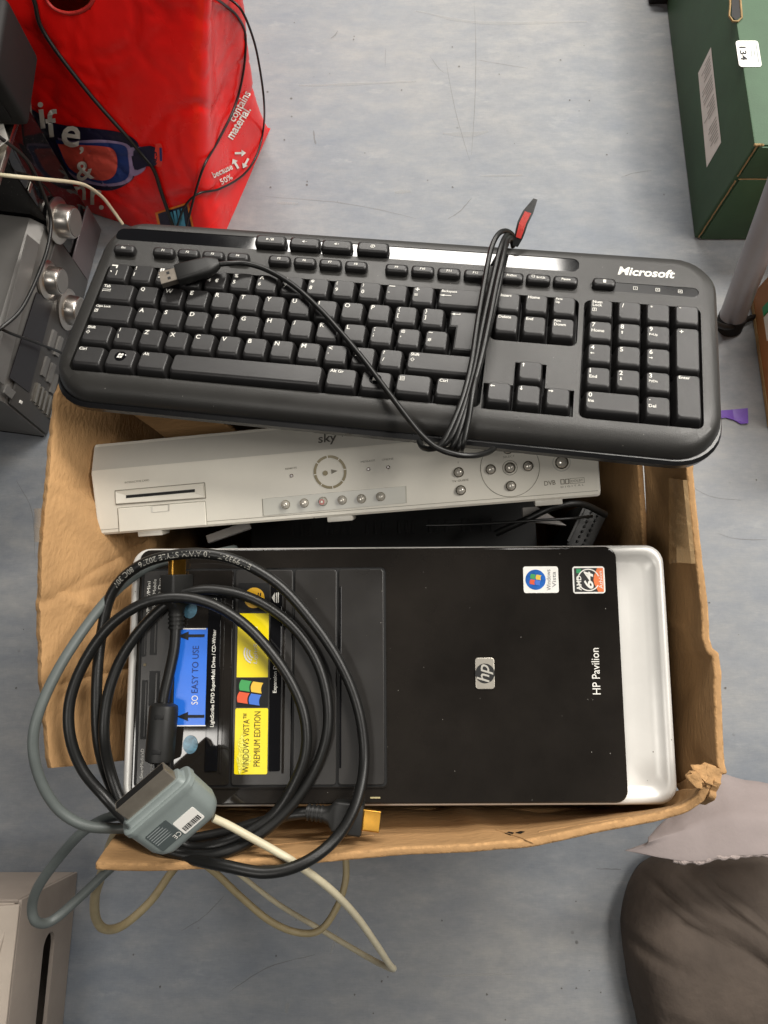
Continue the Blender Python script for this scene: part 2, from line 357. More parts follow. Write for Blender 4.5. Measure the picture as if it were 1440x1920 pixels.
# ================================================================== cardboard box
cb = empty('cardboard_box', 'open battered brown cardboard box holding the computer tower and the set-top box', 'box', Matrix.Translation((0.01, .1, 0)))
CBO = Vector((0.01, .1, 0))
def resample(pts, n):
    pts = [Vector(p) for p in pts]; d = [0]
    for a, b in zip(pts, pts[1:]): d.append(d[-1]+(b-a).length)
    out = []; j = 0
    for i in range(n+1):
        t = d[-1]*i/n
        while j < len(d)-2 and d[j+1] < t: j += 1
        k = (t-d[j])/max(d[j+1]-d[j], 1e-9); out.append(pts[j].lerp(pts[j+1], min(1, k)))
    return out
def sheet(name, edges, nu, nv, th, m, parent, origin, rough=.0012, crease=(), bulge=0., seed=0., ragged=0., edge=None):
    """edges: rows of 3-D polylines from the fold to the free edge; a solid bent board"""
    rows = [resample(e, nu) for e in edges]; G = []
    for j in range(nv+1):
        t = j/nv*(len(rows)-1); a = min(int(t), len(rows)-2); k = t-a
        G.append([rows[a][i].lerp(rows[a+1][i], k) for i in range(nu+1)])
    mid = G[nv//2][nu//2]; nrm = (G[nv][nu//2]-G[0][nu//2]).cross(G[nv//2][nu]-G[nv//2][0]).normalized()
    bm = bmesh.new(); V = []
    for j in range(nv+1):
        r = []
        for i in range(nu+1):
            p = G[j][i]; u_, v_ = i/nu, j/nv
            hold = 1-.75*v_*v_; d = rough*hold*(nz(p, 22, seed)+.5*nz(p, 60, seed))+bulge*math.sin(math.pi*u_)*math.sin(math.pi*v_*.5)
            for cu, cv, amp, wd in crease:            # soft dents across the board
                dd = abs(u_-(cu+(v_-.5)*cv)); d += hold*amp*max(0, 1-dd/wd)
            p = p+nrm*d
            if ragged and j == nv: p = p+(G[nv][i]-G[nv-1][i]).normalized()*ragged*(nz(p, 120, seed+3)+.6*nz(p, 300, seed))
            r.append(bm.verts.new(p-origin))
        V.append(r)
    for j in range(nv):
        for i in range(nu): bm.faces.new((V[j][i], V[j][i+1], V[j+1][i+1], V[j+1][i]))
    bm.normal_update()
    top = bm.faces[:]
    geo = bmesh.ops.solidify(bm, geom=top, thickness=th)
    d = bpy.data.meshes.new(name); bmesh.ops.recalc_face_normals(bm, faces=bm.faces[:]); bm.to_mesh(d); bm.free(); d.materials.append(m); d.materials.append(edge or (m_board2 if m is m_board else m))
    o = bpy.data.objects.new(name, d); COL.objects.link(o); o.parent = parent
    for p in d.polygons: p.use_smooth = True
    bv = o.modifiers.new('b', 'BEVEL'); bv.width = th*.28; bv.segments = 2; bv.limit_method = 'ANGLE'; bv.angle_limit = math.radians(50)
    bv.material = 1
    return o
zf = .34
XL, XR, YN, YF = -.196, .214, -.072, .30
B = lambda x, y, z: Vector((x, y, z))
# four walls and the bottom
sheet('wall', [[B(XL, YN+.006, .004), B(XL, YF, .004)], [B(XL, YN+.006, zf), B(XL, YF, zf)]], 30, 12, .005, m_board, cb, CBO, seed=1)
sheet('wall', [[B(XR, YN+.006, .004), B(XR, YF, .004)], [B(XR+.002, YN+.006, zf), B(XR+.012, YF, zf)]], 30, 12, .005, m_board, cb, CBO, seed=2)
sheet('wall', [[B(XL-.004, YN, .004), B(XR+.004, YN, .004)], [B(XL-.004, YN, zf), B(XR+.004, YN, zf)]], 30, 12, .005, m_board, cb, CBO, seed=3)
sheet('wall', [[B(XL-.004, YF, .004), B(XR+.004, YF, .004)], [B(XL-.004, YF, zf), B(XR+.016, YF, zf)]], 30, 12, .005, m_board, cb, CBO, seed=4)
o = box('bottom_panel', XL, XR, YN, YF, .001, .0055, m_board, cb); o.location = -CBO
# left flap
fe = [P(118, 700, .43), P(100, 745, .43), P(90, 830, .43), P(82, 920, .43), P(73, 1010, .428), P(70, 1100, .425), P(69, 1180, .42), P(72, 1270, .416), P(79, 1350, .41), P(88, 1440, .405)]
fo = [B(XL+.001, .262, zf+.002), B(XL, .1, zf+.002), B(XL, -.030, zf+.002)]
md = [a.lerp(b_, .55)+Vector((.006, 0, 0)) for a, b_ in zip(resample(fo, 9), resample(fe, 9))]
sheet('flap', [fo, md, fe], 150, 24, .0055, m_board, cb, CBO, rough=.0012, seed=5, ragged=.001,
      crease=((.28, .12, -.003, .05), (.36, -.12, .0028, .018), (.43, -.2, .003, .05), (.50, .22, -.0028, .016), (.55, .1, -.003, .03), (.62, -.1, .0026, .015), (.70, .25, .003, .05), (.78, .05, -.0026, .016), (.86, -.1, -.002, .04)))
# near flap
fe = [P(178, 1632, .425), P(260, 1634, .425), P(430, 1622, .425), P(600, 1607, .423), P(760, 1593, .42), P(880, 1588, .42), P(960, 1584, .42), P(1010, 1577, .421), P(1130, 1553, .424), P(1230, 1537, .426), P(1290, 1522, .43), P(1322, 1500, .435), P(1336, 1476, .437)]
fo = [B(XL+.004, YN, zf+.002), B(0, YN, zf+.002), B(.15, YN, zf+.002), B(XR-.004, YN+.004, zf+.002), B(XR+.001, YN+.012, zf+.002)]
near_flap = sheet('flap', [fo, fe], 80, 12, .0055, m_board, cb, CBO, rough=.0010, seed=6, ragged=.0009, bulge=-.004, crease=((.62, .05, .003, .04), (.9, .3, -.004, .06), (.3, .1, -.002, .08)))
# right flap (with the torn notch at mid length)
fe = [P(1306, 760, .43), P(1290, 842, .43), P(1284, 885, .43), P(1290, 960, .43), P(1298, 1040, .43), P(1308, 1130, .432), P(1315, 1200, .433), P(1319, 1222, .434), P(1332, 1232, .434), P(1336, 1300, .436), P(1340, 1380, .437), P(1344, 1430, .437), P(1350, 1452, .438)]
fo = [B(XR+.012, .298, zf+.002), B(XR+.006, .15, zf+.002), B(XR+.003, .0, zf+.002), B(XR+.002, YN+.02, zf+.002)]
sheet('flap', [fo, fe], 80, 12, .0055, m_board, cb, CBO, rough=.0009, seed=7, ragged=.0010, bulge=.002, crease=((.38, .4, .002, .05), (.63, .05, -.003, .02), (.8, -.1, .002, .05)))
# far flap under the keyboard and its tucked corner
fe = [B(XL-.01, .335, .418), B(0, .34, .425), B(XR+.01, .335, .43)]
fo = [B(XL, YF, zf+.002), B(XR+.012, YF, zf+.002)]
sheet('flap', [fo, fe], 40, 8, .0055, m_board, cb, CBO, rough=.002, seed=8)
sheet('tucked_flap', [[P(215, 752, .392), P(330, 838, .345)], [P(330, 728, .40), P(452, 818, .352)]], 16, 12, .005, m_board, cb, CBO, rough=.0016, seed=9, ragged=.002)
def on_board(o, x, y, lift):
    bv = BVHTree.FromPolygons([v.co+CBO for v in o.data.vertices], [tuple(p.vertices) for p in o.data.polygons]); d = Vector(ray(x, y)).normalized(); h = bv.ray_cast(Vector(CC), d)
    return (h[0]-d*lift-CBO) if h[0] else (P(x, y, .40)-CBO)
for pts in ([(946, 1562), (954, 1559), (964, 1561), (958, 1566)], [(966, 1561), (976, 1558), (985, 1559), (976, 1563)]):
    bm = bmesh.new(); bm.faces.new([bm.verts.new(on_board(near_flap, x, y, .0012)) for x, y in pts]); obj('tear_hole', bm, m_groove, cb)
for pts in ([(300, 1600), (420, 1592), (560, 1580), (700, 1566)], [(1010, 1560), (1090, 1546), (1180, 1532)], [(930, 1556), (980, 1572), (1000, 1580)]):
    q = [on_board(near_flap, x, y, .0006) for x, y in resample([(*p, 0) for p in pts], 14) for x, y in [(x, y)]] if False else [on_board(near_flap, p.x, p.y, .0003) for p in resample([(*p, 0) for p in pts], 14)]
    obj('crease_ridge', tube_bm(q, .0006, 5), m_board, cb, 80)
# crumpled torn corner at the near right
cor = [P(1336, 1448, .437), P(1322, 1452, .43), P(1306, 1456, .418), P(1290, 1462, .40)]
sheet('torn_corner', [[P(1262, 1470, .37), P(1272, 1490, .385), P(1290, 1506, .40)], [P(1300, 1452, .405), P(1306, 1475, .415), P(1306, 1505, .42)], [P(1340, 1446, .437), P(1338, 1464, .44), P(1326, 1496, .436)]], 16, 14, .0045, m_board, cb, CBO, rough=.003, seed=11, ragged=.003)
for i in range(14):                                  # frayed paper fibres at the tear
    a = P(1296+rnd.random()*50, 1446+rnd.random()*16, .435+rnd.random()*.006)-CBO; s_ = .003+rnd.random()*.006
    bm = bmesh.new(); n_ = 5
    for k in range(2):
        add = [bm.verts.new(a+Vector((s_*rnd.uniform(-1, 1), s_*rnd.uniform(-1, 1), k*.0008+rnd.uniform(-.001, .001)))) for _ in range(4)]
    bmesh.ops.convex_hull(bm, input=bm.verts[:]); obj('paper_shred', bm, m_board2, cb)
# clear tape wrapped over the right rim
def over(name, px, m, lift=.0025):
    bm = bmesh.new(); R_ = [[bm.verts.new(P(x, y, z)+Vector((0, 0, lift))-CBO) for x, y, z in row] for row in px]
    for a, b_ in zip(R_, R_[1:]):
        for i in range(len(a)-1): bm.faces.new((a[i], a[i+1], b_[i+1], b_[i]))
    bmesh.ops.solidify(bm, geom=bm.faces[:], thickness=.0004)
    return obj(name, bm, m, cb, 50)
over('tape', [[(1252, 898+k*12+(k % 2)*4, .415), (1266, 900+k*12, .431), (1278+k*1.2, 902+k*12, .437), (1286+k*1.2, 902+k*12, .4355)] for k in range(14)], m_tape)
over('tape', [[(66+(k % 2), 955+k*9, .418), (71, 955+k*9, .431), (78, 955+k*9, .433), (82, 955+k*9, .428)] for k in range(8)], m_tape)

# ================================================================== computer tower, lying on its back
pc = empty('computer_tower', 'black and silver computer tower lying on its back in the cardboard box, front upward', 'computer', HP.mat)
W_, H_ = .387, .181
box('case_body', .012, W_-.010, -H_+.006, -.006, -.392, -.0125, m_case, pc, .002)
def rl(name, rings, m, parent, sm=40, n=6, cap1=True): return obj(name, loft([[(x, y, z) for x, y in rr(a, b_, c_, d_, r, n)] for a, b_, c_, d_, r, z in rings], True, cap1), m, parent, sm)
# silver shell with a raised lip and a dished inside
rl('silver_shell', [(.002, W_-.002, -H_+.002, -.002, .013, -.030), (0, W_, -H_, 0, .013, -.012), (0, W_, -H_, 0, .013, -.004), (.0012, W_-.0012, -H_+.0012, -.0012, .012, -.0012), (.003, W_-.003, -H_+.003, -.003, .0115, -.0004),
   (.0055, W_-.0055, -H_+.0055, -.0055, .0105, -.0006), (.0075, W_-.0075, -H_+.0075, -.0075, .0095, -.002), (.010, W_-.011, -H_+.011, -.011, .009, -.0048), (.013, W_-.016, -H_+.013, -.013, .008, -.0056), (.02, W_-.026, -H_+.028, -.028, .008, -.0058)], m_silver, pc, 60)
# piano black bezel, right end slightly bowed
def bezel_ring(ins, z):
    pts = []
    for x, y in rr(.0075+ins, .352-ins, -.1785+ins, -.0015-ins, .0075-ins*.5, 6):
        if x > .30: x += .0035*(1-((y+.09)/.088)**2)-.0015
        pts.append((x, y, z))
    return pts
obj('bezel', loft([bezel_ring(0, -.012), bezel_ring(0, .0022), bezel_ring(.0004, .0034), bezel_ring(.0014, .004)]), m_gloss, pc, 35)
ZB = .004
# recessed bay field with five covers
xa, xb, ya, yb = HP.rect(262, 1068, 722, 1473, ZB)
slab('bay_surround', xa-.0014, xb+.0014, ya-.0014, yb+.0014, .0036, .0035, ZB+.0003, m_groove, pc, .0001)
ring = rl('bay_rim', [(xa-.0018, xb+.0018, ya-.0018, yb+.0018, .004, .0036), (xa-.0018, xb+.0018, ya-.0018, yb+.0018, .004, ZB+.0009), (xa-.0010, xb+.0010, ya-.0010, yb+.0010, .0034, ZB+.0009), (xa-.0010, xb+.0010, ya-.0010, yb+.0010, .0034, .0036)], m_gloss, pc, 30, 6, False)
XB = [HP.loc(x, 1270, ZB).x for x in (262, 329, 436.5, 549.5, 633, 722)]
covers = []
for i in range(5):
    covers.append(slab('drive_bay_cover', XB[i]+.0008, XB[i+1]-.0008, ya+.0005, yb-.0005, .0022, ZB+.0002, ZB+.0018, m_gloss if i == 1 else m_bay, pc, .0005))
ZC = ZB+.0018
def R4(x0, y0, x1, y1): return HP.rect(x0, y0, x1, y1, ZC)
def pxslab(name, x0, y0, x1, y1, m, parent, r=.0008, h=.0006, z0=None, bev=.0002):
    a, b_, c_, d_ = R4(x0, y0, x1, y1); z0 = ZC if z0 is None else z0
    return slab(name, a, b_, c_, d_, r, z0-.0004, z0+h, m, parent, bev)
def L(x, y, z=ZC): return HP.loc(x, y, z)
def vtext(name, s, x, y0, y1, wpx, m, parent, z, **k):       # reads upward: rotated a quarter turn
    a = L(x, y0, z); b_ = L(x, y1, z); return text(name, s, a.x/2+b_.x/2, (a.y+b_.y)/2, z, m, parent, h=abs(L(x+wpx, y0, z).x-a.x), w=abs(a.y-b_.y), rot=math.pi/2, **k)
# card reader cover
c0 = covers[0]
for x0, y0, x1, y1 in ((265.5, 1172, 275, 1231), (282, 1165, 295, 1228), (264.5, 1275, 276, 1386), (279.5, 1258, 299, 1324)):
    pxslab('card_slot', x0, y0, x1, y1, m_groove, c0, .0006, .0003)
    pxslab('slot_lip', x0+(x1-x0)*.58, y0+4, x1-(x1-x0)*.22, y1-4, m_bay, c0, .0004, .00045)
pxslab('activity_light', 269, 1244, 274, 1249, mat('amber led', (90, 80, 60), .2), c0, .0005, .0008)
for s, x, y0, y1, wp in (('SD/MMC/Mini', 278, 1165, 1090, 6), ('MS/MS Pro/Mobile', 289, 1163, 1086, 6), ('MS PRO Duo', 299, 1150, 1084, 6), ('SmartMedia/xD', 266, 1459, 1404, 6), ('CompactFlash', 284, 1462, 1405, 6)):
    vtext('print', s, x, y0, y1, wp, m_print, c0, ZC+.0003)
# optical drive cover: blue sticker, eject strip
c1 = covers[1]
m_blue = mat('blue sticker', (38, 108, 214), .28, var=.04, scale=60)
pxslab('blue_sticker', 327, 1178, 387, 1362, m_blue, c1, .0004, .0003)
bm = bmesh.new(); a, b_, cc_, d_ = R4(327, 1178, 387, 1180); add_poly(bm, [(a, cc_), (b_, cc_), (b_, d_), (a, d_)], ZC+.0005)
flat('sticker_edge', bm, m_white, c1); bm = bmesh.new(); a, b_, cc_, d_ = R4(327, 1359.5, 387, 1361.5); add_poly(bm, [(a, cc_), (b_, cc_), (b_, d_), (a, d_)], ZC+.0005); flat('sticker_edge', bm, m_white, c1)
for x, y in ((359, 1192), (358, 1343)):
    bm = bmesh.new(); q = L(x, y); add_poly(bm, arrow_pts(q.x, q.y, .019, .0062, math.pi), ZC+.0006); flat('arrow_print', bm, m_black, c1)
vtext('print', 'EASY TO USE', 366, 1299, 1211, 12, mat('navy print', (22, 48, 110), .5), c1, ZC+.0006)
vtext('print', 'SO', 365, 1321, 1304, 12, m_print, c1, ZC+.0006)
m_glow = mat('pale blue print and glint', (70, 108, 126), .25, var=.5, scale=260)
for x, y in ((356, 1143), (357, 1396)):  # upper disc is a printed globe, lower one a painted reflection
    q = L(x, y); poly('globe_and_glint', circle(q.x, q.y, .0052, 24, .0062), ZC+.0004, m_glow, c1)
def eject(cov, x0, x1, y0, y1, label, ty0, ty1):
    pxslab('eject_button', x0, y0, x1, y1, m_kstrip, cov, .0008, .0012, None, .0004)
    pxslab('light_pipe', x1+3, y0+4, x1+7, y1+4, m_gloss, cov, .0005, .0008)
    q = L((x0+x1)/2+1, y0+18); bm = bmesh.new()
    add_poly(bm, [(q.x-.0028, q.y-.0018), (q.x-.0006, q.y+.0018), (q.x-.0006, q.y-.0054)], ZC+.0014)
    for k in (0, .0013): add_poly(bm, [(q.x+.0002+k, q.y+.0018), (q.x+.0009+k, q.y+.0018), (q.x+.0009+k, q.y-.0054), (q.x+.0002+k, q.y-.0054)], ZC+.0014)
    flat('eject_symbol', bm, m_print, cov)
    vtext('print', label, (x0+x1)/2, ty0, ty1, 9, m_print, cov, ZC+.00145, bold=.012)
eject(c1, 389, 412, 1108, 1446, 'LightScribe DVD SuperMulti Drive / CD-Writer', 1363, 1180)
# second optical cover: yellow stickers
c2 = covers[2]
m_yel = mat('yellow sticker', (236, 214, 20), .32, var=.04, scale=60)
pxslab('dark_sticker', 447, 1093, 505, 1147, m_dark, c2, .0004, .0003)
q = L(477, 1121); m_face = mat('orange yellow print', (238, 184, 44), .4); poly('smiley_print', circle(q.x, q.y, .0073, 32, .0073), ZC+.0005, m_face, c2)
bm = bmesh.new(); add_poly(bm, [(q.x+.0002, q.y-.0012), (q.x+.007, q.y-.0018), (q.x+.0062, q.y-.0036), (q.x+.004, q.y-.0058), (q.x+.0012, q.y-.0050)], ZC+.0007)
for k in (0, .0016): add_poly(bm, [(q.x+.0022+k, q.y+.001), (q.x+.0030+k, q.y+.001), (q.x+.0034+k, q.y+.0036), (q.x+.0026+k, q.y+.0036)], ZC+.0007)
flat('smiley_lines', bm, m_black, c2); ring_mesh('smiley_eye', q.x-.001, q.y+.0002, .0010, .0017, ZC+.0007, m_black, c2)
pxslab('yellow_sticker', 445, 1150, 503.5, 1270, m_yel, c2, .0004, .0003)
vtext('print', 'LightScribe', 480, 1245, 1175, 9, m_print, c2, ZC+.0006, shear=.15)
q = L(467, 1224)
for k in range(3): ring_mesh('disc_mark', q.x+.004, q.y, .0032+k*.0018, .0042+k*.0018, ZC+.0006, m_print, c2, 150, 250, 14)
pxslab('dark_sticker', 443, 1271.5, 503, 1326, m_dark, c2, .0004, .0003)
def flag(parent, cx, cy, s, z, rot=0):                # four waving coloured panes
    for i, (r_, u_, col) in enumerate(((-1, 1, (214, 84, 44)), (1, 1, (60, 150, 80)), (-1, -1, (60, 110, 200)), (1, -1, (222, 182, 60)))):
        pts = []
        for t in range(5):
            a = t/4; wv = .12*math.sin(a*3.1)
            pts.append((r_*.06+(r_*.86)*a, (u_*.06 if True else 0)+wv))
        top = [(x, y+u_*.86) for x, y in pts]
        ca, sa = math.cos(rot), math.sin(rot); allp = [(cx+s*(x*ca-y*sa), cy+s*(x*sa+y*ca)) for x, y in pts+top[::-1]]
        poly('flag_pane', allp, z, mat('flag colour %d' % i, col, .4), parent)
q = L(470, 1298.5); flag(c2, q.x, q.y, .0085, ZC+.0006, math.pi/2-.15)
pxslab('yellow_sticker', 440, 1328, 502, 1452, m_yel, c2, .0012, .0003)
m_brown = mat('brown print', (88, 70, 12), .5)
vtext('print', 'WINDOWS VISTA\u2122', 461, 1449, 1338, 12, m_brown, c2, ZC+.0006)
vtext('print', 'PREMIUM EDITION', 482, 1437, 1334, 12, m_brown, c2, ZC+.0006)
bm = bmesh.new(); pts = []                            # rubbed shiny wear on the sticker's corner
for i in range(26):
    t = 2*math.pi*i/26; k = 1+.22*math.sin(3*t+1)+.14*math.sin(7*t); q = L(456+12*k*math.cos(t), 1415+33*k*math.sin(t)); pts.append((q.x, q.y))
add_poly(bm, pts, ZC+.00045); flat('worn_patch', bm, mat('worn yellow foil', (232, 222, 92), .12, var=.25, scale=900, bump=.5, bscale=900), c2)
eject(c2, 506, 527, 1098, 1446, 'Expansion Drive', 1299, 1233)
# last cover: pull slot
c4 = covers[4]; pxslab('pull_slot', 636.5, 1100, 640, 1440, m_kstrip, c4, .0006, .0008)
# bezel print and badges
ZG = ZB+.0002
xa2, xb2, ya2, yb2 = HP.rect(891, 1233, 927, 1292, ZB)
bd = slab('maker_badge', xa2, xb2, ya2, yb2, .0022, ZB-.0005, ZB+.0010, mat('brushed badge', (190, 184, 172), .34, .6, var=.06, scale=100), pc, .0004)
cx, cy = (xa2+xb2)/2, (ya2+yb2)/2
poly('badge_disc', circle(cx, cy, .0068, 36), ZB+.0012, m_black, bd)
bm = bmesh.new(); add_text(bm, 'hp', cx, cy, h=.0115, w=.0125, rot=math.pi/2, z=ZB+.0014, shear=.3, bold=.01)
flat('badge_letters', bm, mat('badge letters', (200, 196, 186), .35, .4), bd)
a = HP.loc(1117, 1302, ZG); b_ = HP.loc(1117, 1215, ZG)
text('model_print', 'HP Pavilion', (a.x+b_.x)/2, (a.y+b_.y)/2, ZG, m_print, pc, w=abs(a.y-b_.y), h=.0056, rot=math.pi/2, bold=.004)
# operating system sticker
xa3, xb3, ya3, yb3 = HP.rect(981, 1062, 1047, 1112, ZB)
stk = slab('round_logo_sticker', xa3, xb3, ya3, yb3, .0018, ZB-.0003, ZB+.0004, m_white, pc, .0002)
q = HP.loc(1004, 1087, ZB); poly('blue_globe', circle(q.x, q.y, .0072, 36), ZB+.0006, mat('globe blue', (36, 96, 176), .25, var=.3, scale=160), stk)
flag(stk, q.x, q.y, .0040, ZB+.0008, math.pi/2-.15)
m_gtx = mat('grey sticker print', (110, 110, 112), .5)
for s, x, y0, y1, h_ in (('Windows', 1029, 1107, 1068, .0030), ('Vista', 1039, 1101, 1072, .0028)):
    a = HP.loc(x, y0, ZB); b_ = HP.loc(x, y1, ZB); text('sticker_print', s, a.x, (a.y+b_.y)/2, ZB+.0006, m_gtx, stk, w=abs(a.y-b_.y), h=h_, rot=math.pi/2)
# processor sticker
xa4, xb4, ya4, yb4 = HP.rect(1073.5, 1062, 1134, 1113, ZB)
st2 = slab('processor_sticker', xa4, xb4, ya4, yb4, .0020, ZB-.0003, ZB+.0004, m_white, pc, .0002)
e = .0012; z5 = ZB+.0006
poly('dark_field', [(xa4+e, ya4+e), (xb4-e, ya4+e), (xb4-e, yb4-e), (xa4+e, yb4-e)], z5, m_black, st2)
xo = xa4+(xb4-xa4)*.64
poly('orange_field', [(xo+.003, ya4+e), (xb4-e, ya4+e), (xb4-e, yb4-e), (xo+.003, yb4-e), (xo+.0005, (ya4+yb4)/2+.003), (xo, (ya4+yb4)/2), (xo+.0005, (ya4+yb4)/2-.003)], z5+.0002, mat('orange print', (222, 112, 48), .45), st2)
ym = (ya4+yb4)/2
text('sticker_print', 'AMD', xa4+.0043, ym-.0022, z5+.0002, m_print, st2, w=.0105, h=.0035, rot=math.pi/2, bold=.02)
poly('green_mark', [(xa4+.0028, yb4-.0048), (xa4+.006, yb4-.0048), (xa4+.006, yb4-.0018), (xa4+.0028, yb4-.0018)], z5+.0002, mat('green print', (20, 140, 84), .45), st2)
text('sticker_print', '64', xa4+.0112, ym, z5+.0004, m_print, st2, w=.0125, h=.0068, rot=math.pi/2, bold=.03, shear=.25)
ring_mesh('swoosh', xa4+.0112, ym, .0072, .0080, z5+.0004, m_print, st2, 20, 330)
text('sticker_print', 'Athlon', xb4-.0032, ym, z5+.0004, m_print, st2, w=.0125, h=.0027, rot=math.pi/2)
bm = bmesh.new(); a, b_, c_, d_ = HP.rect(694, 1494, 713, 1497, ZB); add_poly(bm, [(a, c_), (b_, c_), (b_, d_), (a, d_)], ZB+.0003); flat('small_mark', bm, mat('tan print', (170, 160, 120), .5), pc)

# ================================================================== set-top box standing on its back
st = empty('set_top_box', 'cream white satellite set-top box with round buttons standing behind the computer tower', 'set-top box', SK.mat)
SW, SH = .375, .048
def prof(x, grow=0.0):                               # front-to-back section in local y,z
    return [(x, -SH+.0015, -.004), (x, -SH+.0004, -.0016), (x, -SH+.002, 0), (x, 0.0, 0), (x, .0018, -.0006), (x, .0195, -.0085), (x, .0215, -.0105), (x, .0215, -.032), (x, -SH+.0015, -.032)]
bm = loft([[(x, y*(1-k)+k*(-.013), z-k*.02) for x, y, z in prof(xx)] for xx, k in ((0, .06), (.0006, .02), (.0022, 0), (SW-.0022, 0), (SW-.0006, .02), (SW, .06))])
fr = obj('front_panel', bm, m_sky, st, 25)
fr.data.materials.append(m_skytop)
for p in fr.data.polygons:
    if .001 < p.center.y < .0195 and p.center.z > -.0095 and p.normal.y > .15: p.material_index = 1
box('case_body', .004, SW-.004, -SH+.004, .0195, -.25, -.0322, mat('grey painted steel', (120, 120, 116), .45, .2), st, .002)
for x0, x1 in ((256, 302), (612, 660), (1003, 1055)):
    a = SK.loc(x0, 1000 if x0 < 300 else 970 if x0 < 700 else 940, 0); b_ = SK.loc(x1, 995 if x0 < 300 else 966 if x0 < 700 else 936, 0)
    box('foot', a.x, b_.x, -SH-.0035, -SH+.003, -.016, -.0016, m_skytop, st, .0008)
SL = lambda x, y, h=0.0: SK.loc(x, y, h)
zS = .0002
# lower seam line
bm = bmesh.new(); add_poly(bm, [(.002, -SH+.0042), (SW-.002, -SH+.0042), (SW-.002, -SH+.0045), (.002, -SH+.0045)], zS); flat('seam', bm, m_skyprint, st)
# card slot with sloped mouth
a = SL(218, 922); b_ = SL(382, 908); c_ = SL(384, 932); d_ = SL(219, 944)
def quadmesh(name, outer, inner, z0, z1, m, parent, cap=True):
    bm = bmesh.new(); o_ = [bm.verts.new((p.x, p.y, z0)) for p in outer]; i_ = [bm.verts.new((p.x, p.y, z1)) for p in inner]
    for k in range(4): bm.faces.new((o_[k], o_[(k+1) % 4], i_[(k+1) % 4], i_[k]))
    if cap: bm.faces.new(i_)
    return obj(name, bm, m, parent)
sl = quadmesh('card_slot', [a, b_, c_, d_], [SL(236, 929), SL(365, 917), SL(366, 924), SL(237, 933)], .0014, .0004, m_sky, st)
quadmesh('slot_side', [a, d_, c_, b_], [a, d_, c_, b_], .0003, .0013, m_sky, sl, False)
poly('slot_opening', [SL(237, 928.5), SL(366, 917), SL(366, 922.5), SL(237, 934)], .0007, m_groove, sl)
bm = bmesh.new(); fr_ = [SL(216, 920), SL(384, 905), SL(386, 934), SL(218, 946)]
for p0, p1 in zip(fr_, fr_[1:]+fr_[:1]):
    bm = bmesh.new(); t = (p1-p0).normalized(); n_ = Vector((-t.y, t.x, 0))*.0003; add_poly(bm, [p0-n_, p1-n_, p1+n_, p0+n_], .0003); flat('slot_frame', bm, m_skyprint, sl)
# service door with its tab
dr = [SL(221, 953), SL(385, 940), SL(388, 985), SL(224, 998)]
dd = quadmesh('service_door', dr, [p+Vector(((.0006 if i in (0, 3) else -.0006), (-.0006 if i < 2 else .0006), 0)) for i, p in enumerate(dr)], .0002, .0009, m_sky, st)
for p0, p1 in ((dr[0], dr[1]), (dr[1], dr[2]), (dr[3], dr[0])):
    bm = bmesh.new(); t = (p1-p0).normalized(); n_ = Vector((-t.y, t.x, 0))*.00035; add_poly(bm, [p0-n_, p1-n_, p1+n_, p0+n_], .0003); flat('door_gap', bm, m_skyprint, dd)
tb = [SL(284, 948), SL(319, 945), SL(319, 958), SL(285, 961)]
quadmesh('door_tab', tb, [p*.6+(tb[0]+tb[1]+tb[2]+tb[3])*.1 for p in tb], .0012, .0006, m_skytop, dd)
# display strip and six pearl buttons
ps = [SL(491, 935), SL(762, 911), SL(763, 943), SL(493, 967)]
pn = quadmesh('display_strip', ps, [p*.985+(ps[0]+ps[1]+ps[2]+ps[3])*.00375 for p in ps], .0002, .0008, m_skypanel, st)
m_pearl = mat('pearl button', (206, 200, 188), .18, .35)
m_red = mat('red button ring', (176, 60, 52), .3)
for i, (x, y) in enumerate(((536, 946), (571, 943), (606, 940), (642, 937.5), (678, 935), (714, 931))):
    p = SL(x, y)
    bt = lathe('round_button', [(.0031, .0), (.0031, .0012), (.0029, .0024), (.0024, .0034), (.0014, .0041), (.0003, .0043)], m_pearl, st, (p.x, p.y, .0006))
    lathe('button_collar', [(.0034, .0), (.0034, .0004), (.0029, .0005)], m_skyprint, bt, (0, 0, .0002))
    if i == 2: ring_mesh('red_ring', 0, 0, .0012, .0020, .0044, m_red, bt)
# ring of light with record dot and play mark
p = SL(619, 885)
rg = ring_mesh('ring_light', p.x, p.y, .0103, .0122, .0005, m_olive, st, n=48)
for k in range(8):
    t = math.radians(k*45+5); bm = bmesh.new(); u_ = Vector((math.cos(t), math.sin(t), 0)); v_ = Vector((-u_.y, u_.x, 0))*.0003
    add_poly(bm, [p+u_*.0102-v_, p+u_*.0123-v_, p+u_*.0123+v_, p+u_*.0102+v_], .0006); flat('ring_gap', bm, m_sky, rg)
q = SL(610, 887); poly('record_dot', circle(q.x, q.y, .0019), .0005, m_olive, st)
q = SL(627, 884); poly('play_mark', [(q.x-.0022, q.y-.0016), (q.x+.0026, q.y+.0002), (q.x-.0022, q.y+.0018)], .0005, m_skyprint, st)
m_ind = mat('indicator window', (96, 78, 66), .2)
for x, y, s, tx, ty, tw in ((547, 892, 'REMOTE', 546, 878, .0087), (691, 879.5, 'MESSAGE', 690, 864.5, .0105), (728, 876, 'ONLINE', 727, 861, .0085)):
    q = SL(x, y); lathe('indicator', [(.0013, 0), (.0013, .0006), (.0008, .0009)], m_ind, st, (q.x, q.y, 0))
    q = SL(tx, ty); text('print', s, q.x, q.y, zS, m_skyprint, st, w=tw, h=.0013, rot=.04)
q = SL(257, 902.5); text('print', 'INTERACTIVE CARD', q.x, q.y, zS, m_skyprint, st, w=.0195, h=.0014, rot=.02)
